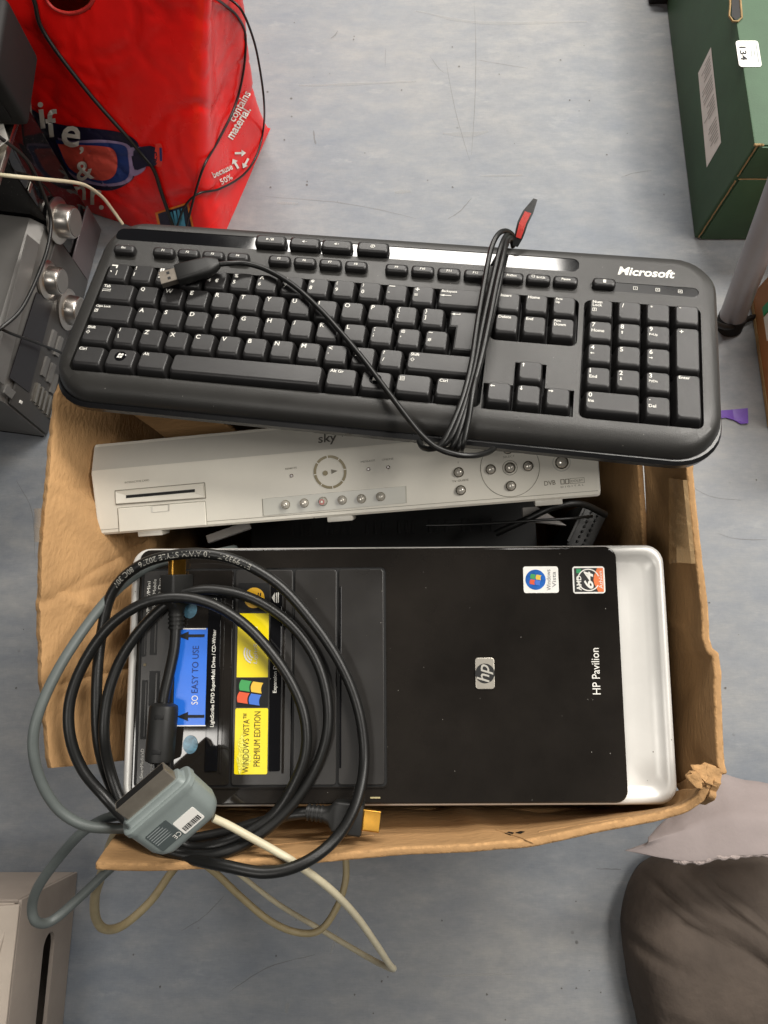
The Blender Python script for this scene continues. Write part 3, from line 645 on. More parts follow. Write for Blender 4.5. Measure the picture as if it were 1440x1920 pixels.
for s, x, y, tw in (('TV GUIDE', 863, 901, .0118), ('SELECT', 954, 856, .0082), ('i', 859, 867, .0004)):
    q = SL(x, y); text('print', s, q.x, q.y, zS, m_skyprint, st, w=tw, h=.0014, rot=.03)
# buttons on the right
m_collar = mat('dark button collar', (84, 78, 66), .4)
for x, y, r in ((859, 849, .0036), (860, 885.5, .0036), (864, 919, .0036), (920, 880, .0036), (956, 877, .0038), (990, 874, .0036), (958, 911, .0036), (952, 842, .0036), (1053, 867, .0046)):
    q = SL(x, y); bt = lathe('round_button', [(r*.82, 0), (r*.82, .0016), (r*.7, .0026), (r*.4, .0032), (.0003, .0034)], m_pearl, st, (q.x, q.y, .0002))
    lathe('button_collar', [(r, 0), (r, .0009), (r*.9, .0012), (r*.84, .0008)], m_collar, bt, (0, 0, 0))
q = SL(956, 877); ring_mesh('control_ring', q.x, q.y, .0204, .0208, zS, m_skyprint, st); ring_mesh('select_ring', q.x, q.y, .0049, .0053, zS, m_skyprint, st)
q = SL(1053, 867); ring_mesh('power_ring', q.x, q.y, .0056, .0064, zS, m_skytop, st)
q = SL(1031, 905.5); text('print', 'DVB', q.x, q.y, zS, m_skyprint, st, w=.0078, h=.0032, rot=.03, bold=.01)
q = SL(1059, 903); bm = bmesh.new()
for k in (-.0016, .0016):
    for a0, a1, b0, b1 in ((-.0014, .0014, .0013, .0018), (-.0014, .0014, -.0018, -.0013), (-.0014, -.0009, -.0018, .0018), (.0009, .0014, -.0018, .0018)):
        add_poly(bm, [(q.x+k+a0, q.y+b0), (q.x+k+a1, q.y+b0), (q.x+k+a1, q.y+b1), (q.x+k+a0, q.y+b1)], zS)
flat('double_d_mark', bm, m_skyprint, st)
q = SL(1082, 901); text('print', 'DOLBY', q.x, q.y, zS, m_skyprint, st, w=.0082, h=.0017, rot=.03)
bm = bmesh.new()
for a0, a1, b0, b1 in ((-.005, .005, .0016, .0019), (-.005, .005, -.0019, -.0016), (-.005, -.0047, -.0019, .0019), (.0047, .005, -.0019, .0019)): add_poly(bm, [(q.x+a0, q.y+b0), (q.x+a1, q.y+b0), (q.x+a1, q.y+b1), (q.x+a0, q.y+b1)], zS)
flat('label_frame', bm, m_skyprint, st)
q = SL(1073, 911); text('print', 'D I G I T A L', q.x, q.y, zS, m_skyprint, st, w=.0158, h=.0012, rot=.03)
# maker's letters on the sloped upper band
def band(x, y):
    n = np.array([0, .42, .907]); o_ = np.array([0, .0018, -.0006]); d = SK.M.T@ray(x, y); c_ = SK.M.T@(CC-SK.t); k = ((o_-c_)@n)/(d@n); return Vector(c_+k*d)
bm = bmesh.new(); add_text(bm, 'sky', 0, 0, h=.0092, w=.0135, bold=.012)
p = band(614, 824)
for v in bm.verts: v.co = p+Vector((v.co.x, (v.co.y+v.co.x*.03)*.907, -v.co.y*.42))+Vector((0, .42, .907))*.0006
d = bpy.data.meshes.new('maker_letters'); bm.to_mesh(d); bm.free(); d.materials.append(mat('dark grey print', (92, 88, 82), .5)); o = bpy.data.objects.new('maker_letters', d); COL.objects.link(o); o.parent = st
p = band(642, 816)+Vector((0, .42, .907))*.0006
bm = bmesh.new(); add_text(bm, '+', 0, 0, h=.003)
for v in bm.verts: v.co = p+Vector((v.co.x, v.co.y*.907, -v.co.y*.42))
d = bpy.data.meshes.new('maker_letters'); bm.to_mesh(d); bm.free(); d.materials.append(MATS['dark grey print']); o = bpy.data.objects.new('maker_letters', d); COL.objects.link(o); o.parent = st

# ================================================================== things deep in the gap between the two
zg = .31
pA, pB = P(470, 968, zg), P(1010, 1048, zg)
rt = empty('router', 'black vented device wedged in the dark gap between set-top box and computer tower', 'router', Matrix.Translation((pA.x, pB.y, zg)))
rw, rh = pB.x-pA.x, pA.y-pB.y
box('case', 0, rw, -.02, rh+.02, -.12, 0, m_dark, rt, .004)
for i, x in enumerate((548, 566, 582, 612, 622, 643, 655, 688, 704, 718, 748, 762, 774, 806, 818, 836, 868, 880, 905, 922)):
    q = P(x, 992-(x-548)*.022, zg); box('vent_fin', q.x-pA.x-.0012, q.x-pA.x+.0012, q.y-pB.y-.006, q.y-pB.y+.006, -.001, .0010, m_dark, rt, .0004)
sc = empty('scart_plug', 'black multi-pin plug tilted in the dark gap near the right cardboard wall', 'plug', Matrix.Translation(P(1102, 990, .345)) @ Matrix.Rotation(math.radians(-28), 4, 'Z') @ Matrix.Rotation(math.radians(12), 4, 'Y'))
box('plug_body', -.011, .011, -.022, .018, -.035, 0, m_plug, sc, .002)
box('plug_rim', -.0125, -.0095, -.020, .017, -.001, .003, m_plug, sc, .0006)
for i in range(7):
    for j in (0, 1): box('contact', -.004+j*.006, -.0025+j*.006, -.016+i*.0048, -.014+i*.0048, -.0004, .0018, m_dark, sc)
t_ = tube('thin_wire', [P(800, 985, .372), P(860, 984, .378), P(930, 981, .38), P(1000, 976, .38), P(1070, 972, .375), P(1110, 968, .36)], .0012, m_cable)
tag(t_, 'thin black wire lying in the gap behind the computer tower', 'wire')
t_ = tube('black_lead', [P(930, 1000, .36), P(985, 975, .375), P(1040, 950, .385), P(1090, 945, .38), P(1135, 965, .36)], .0028, m_cable)
tag(t_, 'black lead curving up beside the tilted multi-pin plug', 'cable')
g1 = box('plastic_strip', -.018, .018, -.0035, .0035, -.004, 0, mat('light grey plastic', (150, 146, 142), .4), None, .001); g1.matrix_world = Matrix.Translation(P(428, 997, .372)) @ Matrix.Rotation(.35, 4, 'Z'); tag(g1, 'light grey plastic strip under the lower edge of the set-top box', 'plastic strip')
bm = bmesh.new(); pp = [P(980, 952, .366), P(1006, 950, .366), P(1062, 985, .366), P(1000, 978, .366), P(982, 978, .366)]
lo = [bm.verts.new(v-Vector((0, 0, .003))) for v in pp]; hi = [bm.verts.new(v) for v in pp]; bm.faces.new(hi); bm.faces.new(lo[::-1])
for i in range(5): bm.faces.new((lo[i], lo[(i+1) % 5], hi[(i+1) % 5], hi[i]))
tag(obj('plastic_offcut', bm, MATS['light grey plastic']), 'pale grey pointed offcut in the gap below the right end of the set-top box', 'offcut')

# ================================================================== keyboard
u = .01905
kb = empty('keyboard', 'black wired computer keyboard lying askew across the top of the cardboard box', 'keyboard', KB.mat)
x0, x1, y0, y1 = -.80*u, 23.26*u, -5.58*u, 3.12*u
rc = .030
def kr(s, f, b, r, z, n=8):                           # inset sides, front, back
    return [(x, y, z) for x, y in rr(x0+s, x1-s, y0+f, y1-b, r, n)]
case_bm = loft([kr(.001, .002, .001, rc, -.0165), kr(.0006, .003, .0006, rc, -.0125), kr(.0015, .006, .0012, rc-.001, -.0085), kr(.004, .0095, .003, rc-.003, -.0060), kr(.008, .015, .006, rc-.006, -.0048), kr(.012, .0185, .009, rc-.009, -.0046)])
case = obj('case', case_bm, m_kcase, kb)
wells = [(-.12, 15.08, -.62, 4.52, .005), (15.12, 18.24, -.62, 1.56, .005), (18.42, 22.55, -.62, 4.55, .005)]
def prism(outline, za, zb): return loft([[(x, y, za) for x, y in outline], [(x, y, zb) for x, y in outline]])
cut = []
for a, b_, c_, d_, r in wells: cut.append(prism(rr(a*u, b_*u, -d_*u, -c_*u, r), -.0125, .01))
T_ = [(15.12, -4.54), (18.24, -4.54), (18.24, -3.46), (17.24, -3.46), (17.24, -2.46), (16.14, -2.46), (16.14, -3.46), (15.12, -3.46)]
cut.append(prism([(x*u, y*u) for x, y in T_], -.0125, .01))
cut.append(prism(rr(-.34*u, 18.16*u, 1.93*u, 2.58*u, .005), -.0056, .01))
cut.append(prism(rr(18.62*u, 22.5*u, 1.12*u, 1.56*u, .004), -.0056, .01))
for cbm in cut:
    co = obj('cutter', cbm, None, kb); md_ = case.modifiers.new('b', 'BOOLEAN'); md_.operation = 'DIFFERENCE'; md_.solver = 'EXACT'; md_.object = co
    bpy.context.view_layer.update()
    me = bpy.data.meshes.new_from_object(case.evaluated_get(bpy.context.evaluated_depsgraph_get()))
    case.modifiers.clear(); case.data = me; bpy.data.objects.remove(co)
for p in case.data.polygons: p.use_smooth = len(p.vertices) <= 4
md_ = case.modifiers.new('w', 'EDGE_SPLIT'); md_.split_angle = math.radians(28)
obj('base', loft([kr(.012, .016, .012, rc-.008, -.029), kr(.003, .006, .003, rc-.001, -.0275), kr(-.0010, 0, -.0010, rc+.001, -.0235), kr(-.0016, -.0014, -.0016, rc+.0014, -.0175), kr(-.0006, .0008, -.0006, rc+.0006, -.0155)]), m_kbase, kb, 40)
for a, b_, c_, d_, r in wells+[(15.14, 18.22, 2.46, 4.53, .003)]:
    slab('well_floor', a*u+.0005, b_*u-.0005, -d_*u+.0005, -c_*u-.0005, r, -.0135, -.0118, m_well, kb, .0002)
def key_mesh(wu, hu, low=False):
    k = ('key', round(wu, 3), round(hu, 3), low)
    if k in MESH: return MESH[k]
    w_, h_ = wu*u, hu*u; g = .0004
    rings = []
    if low:
        for ins, z in ((.0, -.0105), (.0, -.0022), (.0003, -.0009), (.0012, -.0002), (.002, 0)):
            rings.append([(x, y, z) for x, y in rr(-w_/2+g+ins, w_/2-g-ins, -h_/2+g+ins, h_/2-g-ins, .0022, 4)])
    else:
        for s, f, b_, z, r in ((.0, .0, .0, -.0115, .0010), (.0005, .0006, .0001, -.008, .0012), (.0011, .0014, .0002, -.0035, .0016), (.0014, .0020, .0004, -.0014, .002), (.0018, .0029, .0008, -.0004, .0022), (.0024, .0042, .0013, 0, .0022)):
            rings.append([(x, y, z) for x, y in rr(-w_/2+g+s, w_/2-g-s, -h_/2+g+f, h_/2-g-b_, r, 4)])
    bm = loft(rings); d = bpy.data.meshes.new('key'); bmesh.ops.recalc_face_normals(bm, faces=bm.faces[:]); bm.to_mesh(d); bm.free(); d.materials.append(m_key)
    for p in d.polygons: p.use_smooth = len(p.vertices) <= 4
    MESH[k] = d; return d
MESH = {}
def key(cx, row, wu, hu, legend=(), low=False, name='key', me=None, z=0.0, round_=False):
    me = me or key_mesh(wu, hu, low); o = bpy.data.objects.new(name, me); COL.objects.link(o); o.parent = kb; o.location = (cx*u, -row*u, z+rnd.uniform(-.00015, .00015))
    if not low: o.rotation_euler = (rnd.uniform(-.008, .008)-.02*(row-2), rnd.uniform(-.008, .008), 0)
    if legend:
        bm = bmesh.new()
        for it in legend: it(bm, wu*u, hu*u)
        flat('legend', bm, m_print, o)
    return o
ZL = .00025
def tx(s, fx, fy, h, w=None, bold=.012):                # offsets from the top-left of the key top in mm
    K = 1.32 if h > 1.5 else 1.15
    def f(bm, w_, h_): add_text(bm, s, -w_/2+.0036+fx*.001, h_/2-.0023-fy*.00115-h*K*.0005, h=h*K*.001, w=(w*.001 if w else None), z=ZL, bold=bold+.006, left=True)
    return f
def ctx(s, h, fx=0, fy=0, w=None):
    def f(bm, w_, h_): add_text(bm, s, fx*.001, fy*.001, h=h*.001, w=(w*.001 if w else None), z=ZL, bold=.02)
    return f
def ar(ang, fx, fy, l=2.6, w=2.2):
    def f(bm, w_, h_): add_poly(bm, arrow_pts(-w_/2+.0036+fx*.001, h_/2-.0028-fy*.00115, l*.0012, w*.001, ang), ZL)
    return f
def lines(fx, fy, segs, wd=.35):                      # stroked icon, mm
    def f(bm, w_, h_):
        ox, oy = -w_/2+.0036+fx*.001, h_/2-.0028-fy*.00115
        for (a, b_), (c_, d_) in segs:
            t = Vector((c_-a, d_-b_, 0)); n_ = Vector((-t.y, t.x, 0)).normalized()*wd*.0005; t = t.normalized()*wd*.0005
            p_, q_ = Vector((ox+a*.001, oy+b_*.001, 0)), Vector((ox+c_*.001, oy+d_*.001, 0))
            add_poly(bm, [p_-n_-t, q_-n_+t, q_+n_+t, p_+n_-t], ZL)
    return f
def two(a, b_): return (tx(a, .2, .2, 2.3 if a not in '-_.:;,\'' else .6 if a in '-_' else 2.0), tx(b_, .1, 5.0, 2.5 if b_ not in "-.,;'`=" else (.5 if b_ == '-' else 1.4 if b_ == '=' else 1.2)))
num = ['\u00ac`', '!1', '"2', '\u00a33', '$4', '%5', '^6', '&7', '*8', '(9', ')0', '_-', '+=']
for i, s in enumerate(num):
    lg = list(two(s[0], s[1]))
    if i == 0: lg.append(lines(5.6, 6, [((0, -2), (0, 2))], .5))
    if i == 4: lg.append(tx('\u20ac', 5.6, 5.0, 2.4))
    key(.5+i, 0, 1, 1, lg)
up_shift = [((-1.4, 0), (0, 1.5)), ((0, 1.5), (1.4, 0)), ((-1.4, 0), (-.6, 0)), ((1.4, 0), (.6, 0)), ((-.6, 0), (-.6, -1.2)), ((.6, 0), (.6, -1.2)), ((-.6, -1.2), (.6, -1.2))]
boxicon = [((-1.2, -1.2), (1.2, -1.2)), ((1.2, -1.2), (1.2, 1.2)), ((1.2, 1.2), (-1.2, 1.2)), ((-1.2, 1.2), (-1.2, -1.2))]
key(14, 0, 2, 1, [tx('Backspace', 0, .3, 1.9), ar(math.pi, 3, 4, 7, 1.6)])
key(.75, 1, 1.5, 1, [tx('Tab', 0, 0, 1.9), lines(3, 4, [((-2.8, .7), (3, .7)), ((-2.8, -.7), (3, -.7)), ((3, .1), (3, 1.3)), ((-2.8, -1.3), (-2.8, -.1))])])
for i, s in enumerate('QWERTYUIOP'): key(2+i, 1, 1, 1, [tx(s, .1, .1, 2.7)])
for i, s in enumerate(('{[', '}]')): key(12+i, 1, 1, 1, [tx(s[0], .3, .0, 3), tx(s[1], .3, 4.6, 3)])
# ISO enter: one L-shaped key
ebm = bmesh.new()
def Lout(s, f, b_): 
    X0, X1, X2, Y0, Y1, Y2 = 13.53*u+s, 13.78*u+s, 15*u-.0006-s, -2.5*u+.0006+f, -1.5*u+.0006+f, -.5*u-.0006-b_
    return [(X2, Y0), (X2, Y2), (X0, Y2), (X0, Y1), (X1, Y1), (X1, Y0)]
em = loft([[(x-14.25*u, y+1.5*u, z) for x, y in Lout(s, f, b_)] for s, f, b_, z in ((0, 0, 0, -.0115), (.0018, .0022, .0006, -.002), (.0024, .0032, .0012, -.0003), (.0034, .0044, .0022, 0))])
ed = bpy.data.meshes.new('key'); bmesh.ops.recalc_face_normals(em, faces=em.faces[:]); em.to_mesh(ed); em.free(); ed.materials.append(m_key)
key(14.25, 1.5, 1.5, 2, [ar(math.pi, 2.6, 1.6, 5.4, 1.7), lines(5.4, .8, [((0, 0), (0, -.8))], .4)], me=ed); ebm.free()
key(.875, 2, 1.75, 1, [tx('Caps Lock', 0, 0, 1.9), lines(1.4, 4.2, boxicon), tx('A', .7, 3.4, 1.6)])
for i, s in enumerate('ASDFGHJKL'): key(2.25+i, 2, 1, 1, [tx(s, .1, .1, 2.7)])
for i, s in enumerate((':;', "@'", '~#')): key(11.25+i, 2, 1, 1, [tx(s[0], .2, .2, 2.2 if i < 2 else .9), tx(s[1], .2, 4.8, 2.2 if i != 1 else 1.1)])
key(.625, 3, 1.25, 1, [tx('Shift', 0, 0, 1.9), lines(1.6, 4.6, up_shift)])
key(1.75, 3, 1, 1, [tx('|', .5, 0, 2.4), tx('\\', .3, 4.8, 2.6)])
for i, s in enumerate('ZXCVBNM'): key(2.75+i, 3, 1, 1, [tx(s, .1, .1, 2.7)])
for i, s in enumerate(('<,', '>.', '?/')): key(9.75+i, 3, 1, 1, [tx(s[0], .2, .2, 2.2), tx(s[1], .3, 5.2, 2.4 if i == 2 else .9)])
key(13.625, 3, 2.75, 1, [tx('Shift', 0, 0, 1.9), lines(1.6, 4.6, up_shift)])
def win_round(o, w_):                                   # round inset window mark on the key
    lathe('round_mark', [(.0042, 0), (.0042, .0003), (.0036, .0005)], m_kstrip, o, (-.0006, .0022, -.0002), n=24)
    bm = bmesh.new()
    for r_, u_ in ((-1, 1), (1, 1), (-1, -1), (1, -1)):
        pts = [(r_*.0002+r_*.0017*t/4, u_*.0002+.0004*math.sin(t*.8)) for t in range(5)]; add_poly(bm, [(x*.95+y*.2-.0006, y+.0022) for x, y in pts]+[(x*.95+(y+u_*.0017)*.2-.0006, y+u_*.0017+.0022) for x, y in pts[::-1]], .00045)
    flat('flag_mark', bm, m_print, o)
menu_icon = [((-1.4, -1.6), (1.4, -1.6)), ((1.4, -1.6), (1.4, 1.6)), ((1.4, 1.6), (-1.4, 1.6)), ((-1.4, 1.6), (-1.4, -1.6)), ((-.9, .8), (.9, .8)), ((-.9, 0), (.9, 0)), ((-.9, -.8), (.9, -.8))]
for a, b_, lg, wn in ((0, 1.25, [tx('Ctrl', 0, 0, 1.9)], 0), (1.25, 2.5, [], 1), (2.5, 3.75, [tx('Alt', 0, 0, 1.9)], 0), (3.75, 9.5, [], 0), (9.5, 10.75, [tx('Alt Gr', 0, 0, 1.9)], 0), (10.75, 12, [], 1), (12, 13.4, [lines(1.8, 1.8, menu_icon, .3)], 0), (13.4, 15, [tx('Ctrl', 0, 0, 1.9)], 0)):
    o = key((a+b_)/2, 4.0, b_-a, 1.0, lg)
    if wn: win_round(o, b_-a)
for i, (s, t) in enumerate((('Insert', 'Delete'), ('Home', 'End'), ('Page|Up', 'Page|Down'))):
    for row, q in ((0, s), (1, t)):
        key(15.68+i, row, 1, 1, [tx(v, 0, k*2.4, 1.8) for k, v in enumerate(q.split('|'))])
key(16.68, 3, 1, 1, [ar(math.pi/2, 1.0, 1.2)]); key(15.68, 4, 1, 1, [ar(math.pi, 1.2, 1.2)]); key(16.68, 4, 1, 1, [ar(-math.pi/2, 1.0, 1.2)]); key(17.68, 4, 1, 1, [ar(0, 1.2, 1.2)])
key(19, 0, 1, 1, [tx('Num', 0, -.2, 1.8), tx('Lock', 0, 2.1, 1.8), lines(1.4, 6.2, boxicon), tx('1', 1.1, 5.4, 1.6)])
for i, s in enumerate('/*-'): key(20+i, 0, 1, 1, [tx(s, .6, .6, 2.6 if s == '/' else 1.5 if s == '*' else .5)])
for r_, rowk in enumerate(('789', '456', '123')):
    for i, s in enumerate(rowk):
        sub = {'7': 'Home', '8': '^', '9': 'PgUp', '4': '<', '5': '', '6': '>', '1': 'End', '2': 'v', '3': 'PgDn'}[s]
        lg = [tx(s, .1, .1, 2.7)]
        if sub in ('^', '<', '>', 'v'): lg.append(ar({'^': math.pi/2, '<': math.pi, '>': 0, 'v': -math.pi/2}[sub], 1.2, 5.4, 2.2, 1.8))
        elif sub: lg.append(tx(sub, 0, 4.6, 1.9))
        key(19+i, 1+r_, 1, 1, lg)
key(22, 1.5, 1, 2, [tx('+', .6, .6, 2.0)]); key(22, 3.5, 1, 2, [tx('Enter', 0, 0, 1.8)])
key(19.5, 4, 2, 1, [tx('0', .1, .1, 2.7), tx('Ins', 0, 4.6, 1.9)]); key(21, 4, 1, 1, [tx('.', .3, 1.2, .7), tx('Del', 0, 4.6, 1.9)])
# function row: low keys
ZFK = .0006
for s, cx, wu in [('Esc', .38, .92)]+[('F%d' % (i+1), 2.02+i*1.02, .92) for i in range(4)]+[('F%d' % (i+5), 6.74+i*1.01, .92) for i in range(4)]+[('F%d' % (i+9), 11.34+i*1.0, .92) for i in range(4)]+[('PrtScn', 15.68, .95), ('ScrLk', 16.68, .95), ('Pause', 17.68, .95)]:
    key(cx, -1.28, wu, .44, [ctx(s, 2.0, 1.6 if s == 'ScrLk' else 0)]+([lines(1.6, -.1, [((a*.8, b_*.8-.9), (c_*.8, d_*.8-.9)) for (a, b_), (c_, d_) in boxicon])] if s == 'ScrLk' else []), low=True, name='function_key', z=ZFK)
# glossy strip with media buttons
slab('media_strip', -.335*u, 18.155*u, 1.935*u, 2.575*u, .0049, -.0057, -.0050, m_kstrip, kb, .0002)
spk = [((-1.6, -.5), (-.9, -.5)), ((-.9, -.5), (0, -1.2)), ((0, -1.2), (0, 1.2)), ((0, 1.2), (-.9, .5)), ((-.9, .5), (-1.6, .5)), ((-1.6, .5), (-1.6, -.5))]
def spkf(sign):
    def f(bm, w_, h_):
        add_poly(bm, [(-.0016, -.0005), (-.0009, -.0005), (0, -.0012), (0, .0012), (-.0009, .0005), (-.0016, .0005)], ZL)
        add_text(bm, sign, .0013, 0, h=.0003 if sign == '-' else .0014, w=.0014, z=ZL)
    return f
def playf(bm, w_, h_):
    add_poly(bm, [(-.0030, -.0011), (-.0010, 0), (-.0030, .0011)], ZL); add_text(bm, '/', 0, 0, h=.0026, z=ZL)
    for k in (.001, .002): add_poly(bm, [(k, -.0011), (k+.0006, -.0011), (k+.0006, .0011), (k, .0011)], ZL)
def mutef(bm, w_, h_):
    c_ = circle(0, 0, .0017, 20); d_ = circle(0, 0, .0013, 20)
    for i in range(20): add_poly(bm, [c_[i], c_[(i+1) % 20], d_[(i+1) % 20], d_[i]], ZL)
    add_poly(bm, [(-.0008, -.0003), (0, -.0009), (0, .0009), (-.0008, .0003)], ZL); add_poly(bm, [(-.0009, -.0011), (-.0006, -.0011), (.0010, .0011), (.0007, .0011)], ZL)
for a, b_, lg in ((5.55, 6.82, playf), (6.94, 8.19, spkf('-')), (8.22, 9.47, spkf('+')), (9.63, 10.92, mutef)):
    key((a+b_)/2, -2.22, b_-a, .56, [lg], low=True, name='media_button', z=.0008)
# status panel, calculator button, maker's name
slab('status_panel', 18.62*u+.0002, 22.5*u-.0002, 1.125*u, 1.555*u, .0039, -.0057, -.0048, m_kbase, kb, .0002)
def calc(bm, w_, h_):
    add_poly(bm, [(-.001, -.0014), (.001, -.0014), (.001, .0014), (-.001, .0014)], ZL)
key(19.08, -1.34, .88, .44, [calc], low=True, name='calculator_button', z=.0002)
for cx, s in ((20.24, '1'), (21.04, 'A'), (21.84, '+')):
    bm = bmesh.new(); ox, oy = cx*u, 1.34*u
    for (a, b_), (c_, d_) in boxicon:
        t = Vector((c_-a, d_-b_, 0)).normalized()*.00016; n_ = Vector((-t.y, t.x, 0)); p_, q_ = Vector((ox+a*.0011, oy+b_*.0011, 0)), Vector((ox+c_*.0011, oy+d_*.0011, 0)); add_poly(bm, [p_-n_-t, q_-n_+t, q_+n_+t, p_+n_-t], -.0045)
    add_text(bm, s, ox, oy, h=.0015, z=-.0045); flat('indicator_icon', bm, m_print, kb)
a = KB.loc(1212, 510, -.004); text('maker_letters', 'Microsoft', a.x, a.y, -.0044, m_print, kb, w=.0395, h=.0078, bold=.028, shear=.22)
# ---- its cable, tied in a bundle round the case
def kl(px, py, h=.004): return KB.loc(px, py, h)
def kpath(pts): return [kl(*p) for p in pts]
plug_c = kl(372, 514, .007)
lead = [(404, 496, .008), (430, 494, .008), (460, 494, .006), (500, 506, .0045), (550, 535, .004), (600, 580, .004), (640, 624, .004), (680, 672, .004), (720, 725, .004), (760, 778, .0015), (790, 815, .001), (820, 840, 0), (855, 852, 0), (890, 854, -.004), (915, 848, -.012), (930, 838, -.022)]
cb_main = tube('cable', kpath(lead), .0019, m_cable, kb, 10)
strands = [
 [(786, 828, -.016), (792, 838, -.010), (806, 842, -.004), (826, 834, 0), (846, 800, .003), (868, 745, .005), (884, 680, .006), (896, 600, .006), (908, 530, .007), (920, 470, .008), (932, 442, .008), (946, 433, .004), (960, 440, -.006), (966, 458, -.016)],
 [(815, 838, -.012), (830, 836, -.002), (850, 812, .003), (872, 756, .0055), (890, 690, .006), (905, 610, .007), (920, 540, .008), (934, 480, .009), (944, 450, .007), (952, 440, -.002), (956, 452, -.014)],
 [(836, 844, -.012), (848, 838, -.001), (862, 806, .004), (880, 748, .006), (900, 680, .009), (918, 600, .010), (932, 530, .010), (944, 480, .010), (950, 452, .006), (958, 446, -.006), (962, 462, -.016)],
 [(850, 848, -.012), (860, 838, 0), (870, 806, .002), (882, 752, .003), (892, 700, .003), (904, 630, .004), (914, 560, .004), (930, 500, .005), (942, 462, .003), (946, 452, -.010)],
 [(864, 846, -.012), (868, 834, .001), (878, 790, .006), (888, 730, .009), (906, 660, .0035), (926, 580, .004), (940, 515, .005), (946, 470, .004), (950, 458, -.008)]]
for s_ in strands: tube('cable_strand', kpath(s_), .0019, m_cable, kb, 10)
# red and black tag at the bundle's end
tb_ = []
cl_ = [(966, 462, .000), (972, 446, .004), (976, 432, .007), (980, 418, .009), (990, 398, .011), (1004, 373, .013)]
wd_ = [5, 8, 9.5, 10, 10, 4]
for nm, k_, m_, dz in (('cable_tag', 1.0, m_plug, 0), ('tag_print', .62, mat('red print', (214, 52, 40), .5), .0006)):
    bm = bmesh.new(); rows = []
    for (x, y, h), w__ in list(zip(cl_, wd_))[(0 if k_ == 1 else 1):(6 if k_ == 1 else 5)]:
        rows.append([bm.verts.new(kl(x-w__*.95*k_, y-w__*.3*k_, h+dz)), bm.verts.new(kl(x+w__*.95*k_, y+w__*.3*k_, h+dz-.001))])
    for a, b_ in zip(rows, rows[1:]): bm.faces.new((a[0], a[1], b_[1], b_[0]))
    bmesh.ops.solidify(bm, geom=bm.faces[:], thickness=.0005); par = obj(nm, bm, m_, kb if k_ == 1 else tagobj, 50)
    if k_ == 1: tagobj = par
# USB plug
ua = kl(338, 519, .006); ub = kl(404, 498, .007); ax_ = (ua-ub); ang = math.atan2(ax_.y, ax_.x)
MU = Matrix.Translation(ub) @ Matrix.Rotation(ang, 4, 'Z')
def lofted(name, secs, m, parent, n=6, sm=40):           # sections along +x : (x, half-width y, half-height z, radius)
    bm = loft([[(x, a, b_) for a, b_ in rr(-wy, wy, -hz, hz, r, n)] for x, wy, hz, r in secs]); return obj(name, bm, m, parent, sm)
pl = lofted('usb_plug', [(-.003, .0035, .003, .0029), (.001, .0062, .0042, .004), (.005, .0078, .0046, .004), (.014, .0080, .0044, .003), (.0275, .0080, .0043, .002), (.0285, .0074, .0038, .002)], m_plug, kb)
pl.matrix_local = MU @ Matrix.Translation((0, 0, .001))
sh = lofted('metal_shell', [(.0283, .0060, .00225, .0004), (.0405, .0060, .00225, .0004)], m_dsteel, pl)
for k in (-.0026, .0026): box('contact_window', .0330, .0352, k-.0012, k+.0012, .0020, .0024, m_groove, pl)

# ================================================================== coiled HDMI cable on the tower
def hw(pts): return [HP.W(x, y, h) for x, y, h in pts]
hd = empty('hdmi_cable', 'thick black HDMI cable coiled in three loops over the left of the computer tower', 'cable', Matrix.Translation(HP.W(400, 1400, .01)))
HO = Matrix.Translation(-HP.W(400, 1400, .01))
RC = .0038
path = [(330, 1172, .012), (327, 1215, .012), (318, 1260, .013), (309, 1300, .014), (305, 1330, .014), (300, 1385, .014), (300, 1440, .011), (302, 1490, .009), (318, 1550, .010), (350, 1588, .014),
 (405, 1584, .018), (462, 1562, .016), (516, 1524, .013), (552, 1468, .014), (573, 1410, .014), (572, 1348, .014), (552, 1290, .014), (514, 1230, .015), (460, 1172, .016), (400, 1134, .019), (335, 1120, .022), (270, 1131, .024), (208, 1172, .022), (160, 1238, .020), (132, 1310, .020), (131, 1378, .018), (154, 1442, .012), (198, 1496, .006), (248, 1548, .012), (310, 1592, .020),
 (392, 1604, .024), (462, 1580, .020), (532, 1526, .014), (586, 1452, .010), (613, 1376, .010), (612, 1300, .010), (588, 1228, .010), (540, 1166, .010), (472, 1122, .010), (402, 1106, .014), (340, 1116, .015), (282, 1160, .012), (232, 1226, .010), (203, 1300, .011), (195, 1378, .010), (208, 1450, .002), (236, 1520, .004), (284, 1580, .012), (345, 1606, .022),
 (420, 1623, .034), (500, 1636, .038), (570, 1618, .036), (630, 1572, .028), (668, 1506, .022), (683, 1424, .014), (672, 1330, .014), (636, 1240, .016), (575, 1152, .018), (512, 1088, .020), (432, 1047, .023), (350, 1038, .024), (266, 1058, .020), (212, 1108, .012), (190, 1190, .008), (181, 1290, .008), (184, 1390, .004), (206, 1468, -.006), (246, 1536, -.004), (310, 1574, .002), (400, 1566, .004), (480, 1544, .006), (545, 1528, .008), (592, 1524, .010)]
cpts = hw(path); sp = spline(cpts, 8)
o = obj('cable', tube_bm(sp, RC, 14), m_cable, hd, 70); o.matrix_local = HO
def along(a, b_, up=None):
    """frame with +x from a to b"""
    x = (b_-a).normalized(); n = Vector(HP.M[:, 2]); y = n.cross(x).normalized(); z = x.cross(y)
    return Matrix(((x.x, y.x, z.x, a.x), (x.y, y.y, z.y, a.y), (x.z, y.z, z.z, a.z), (0, 0, 0, 1)))
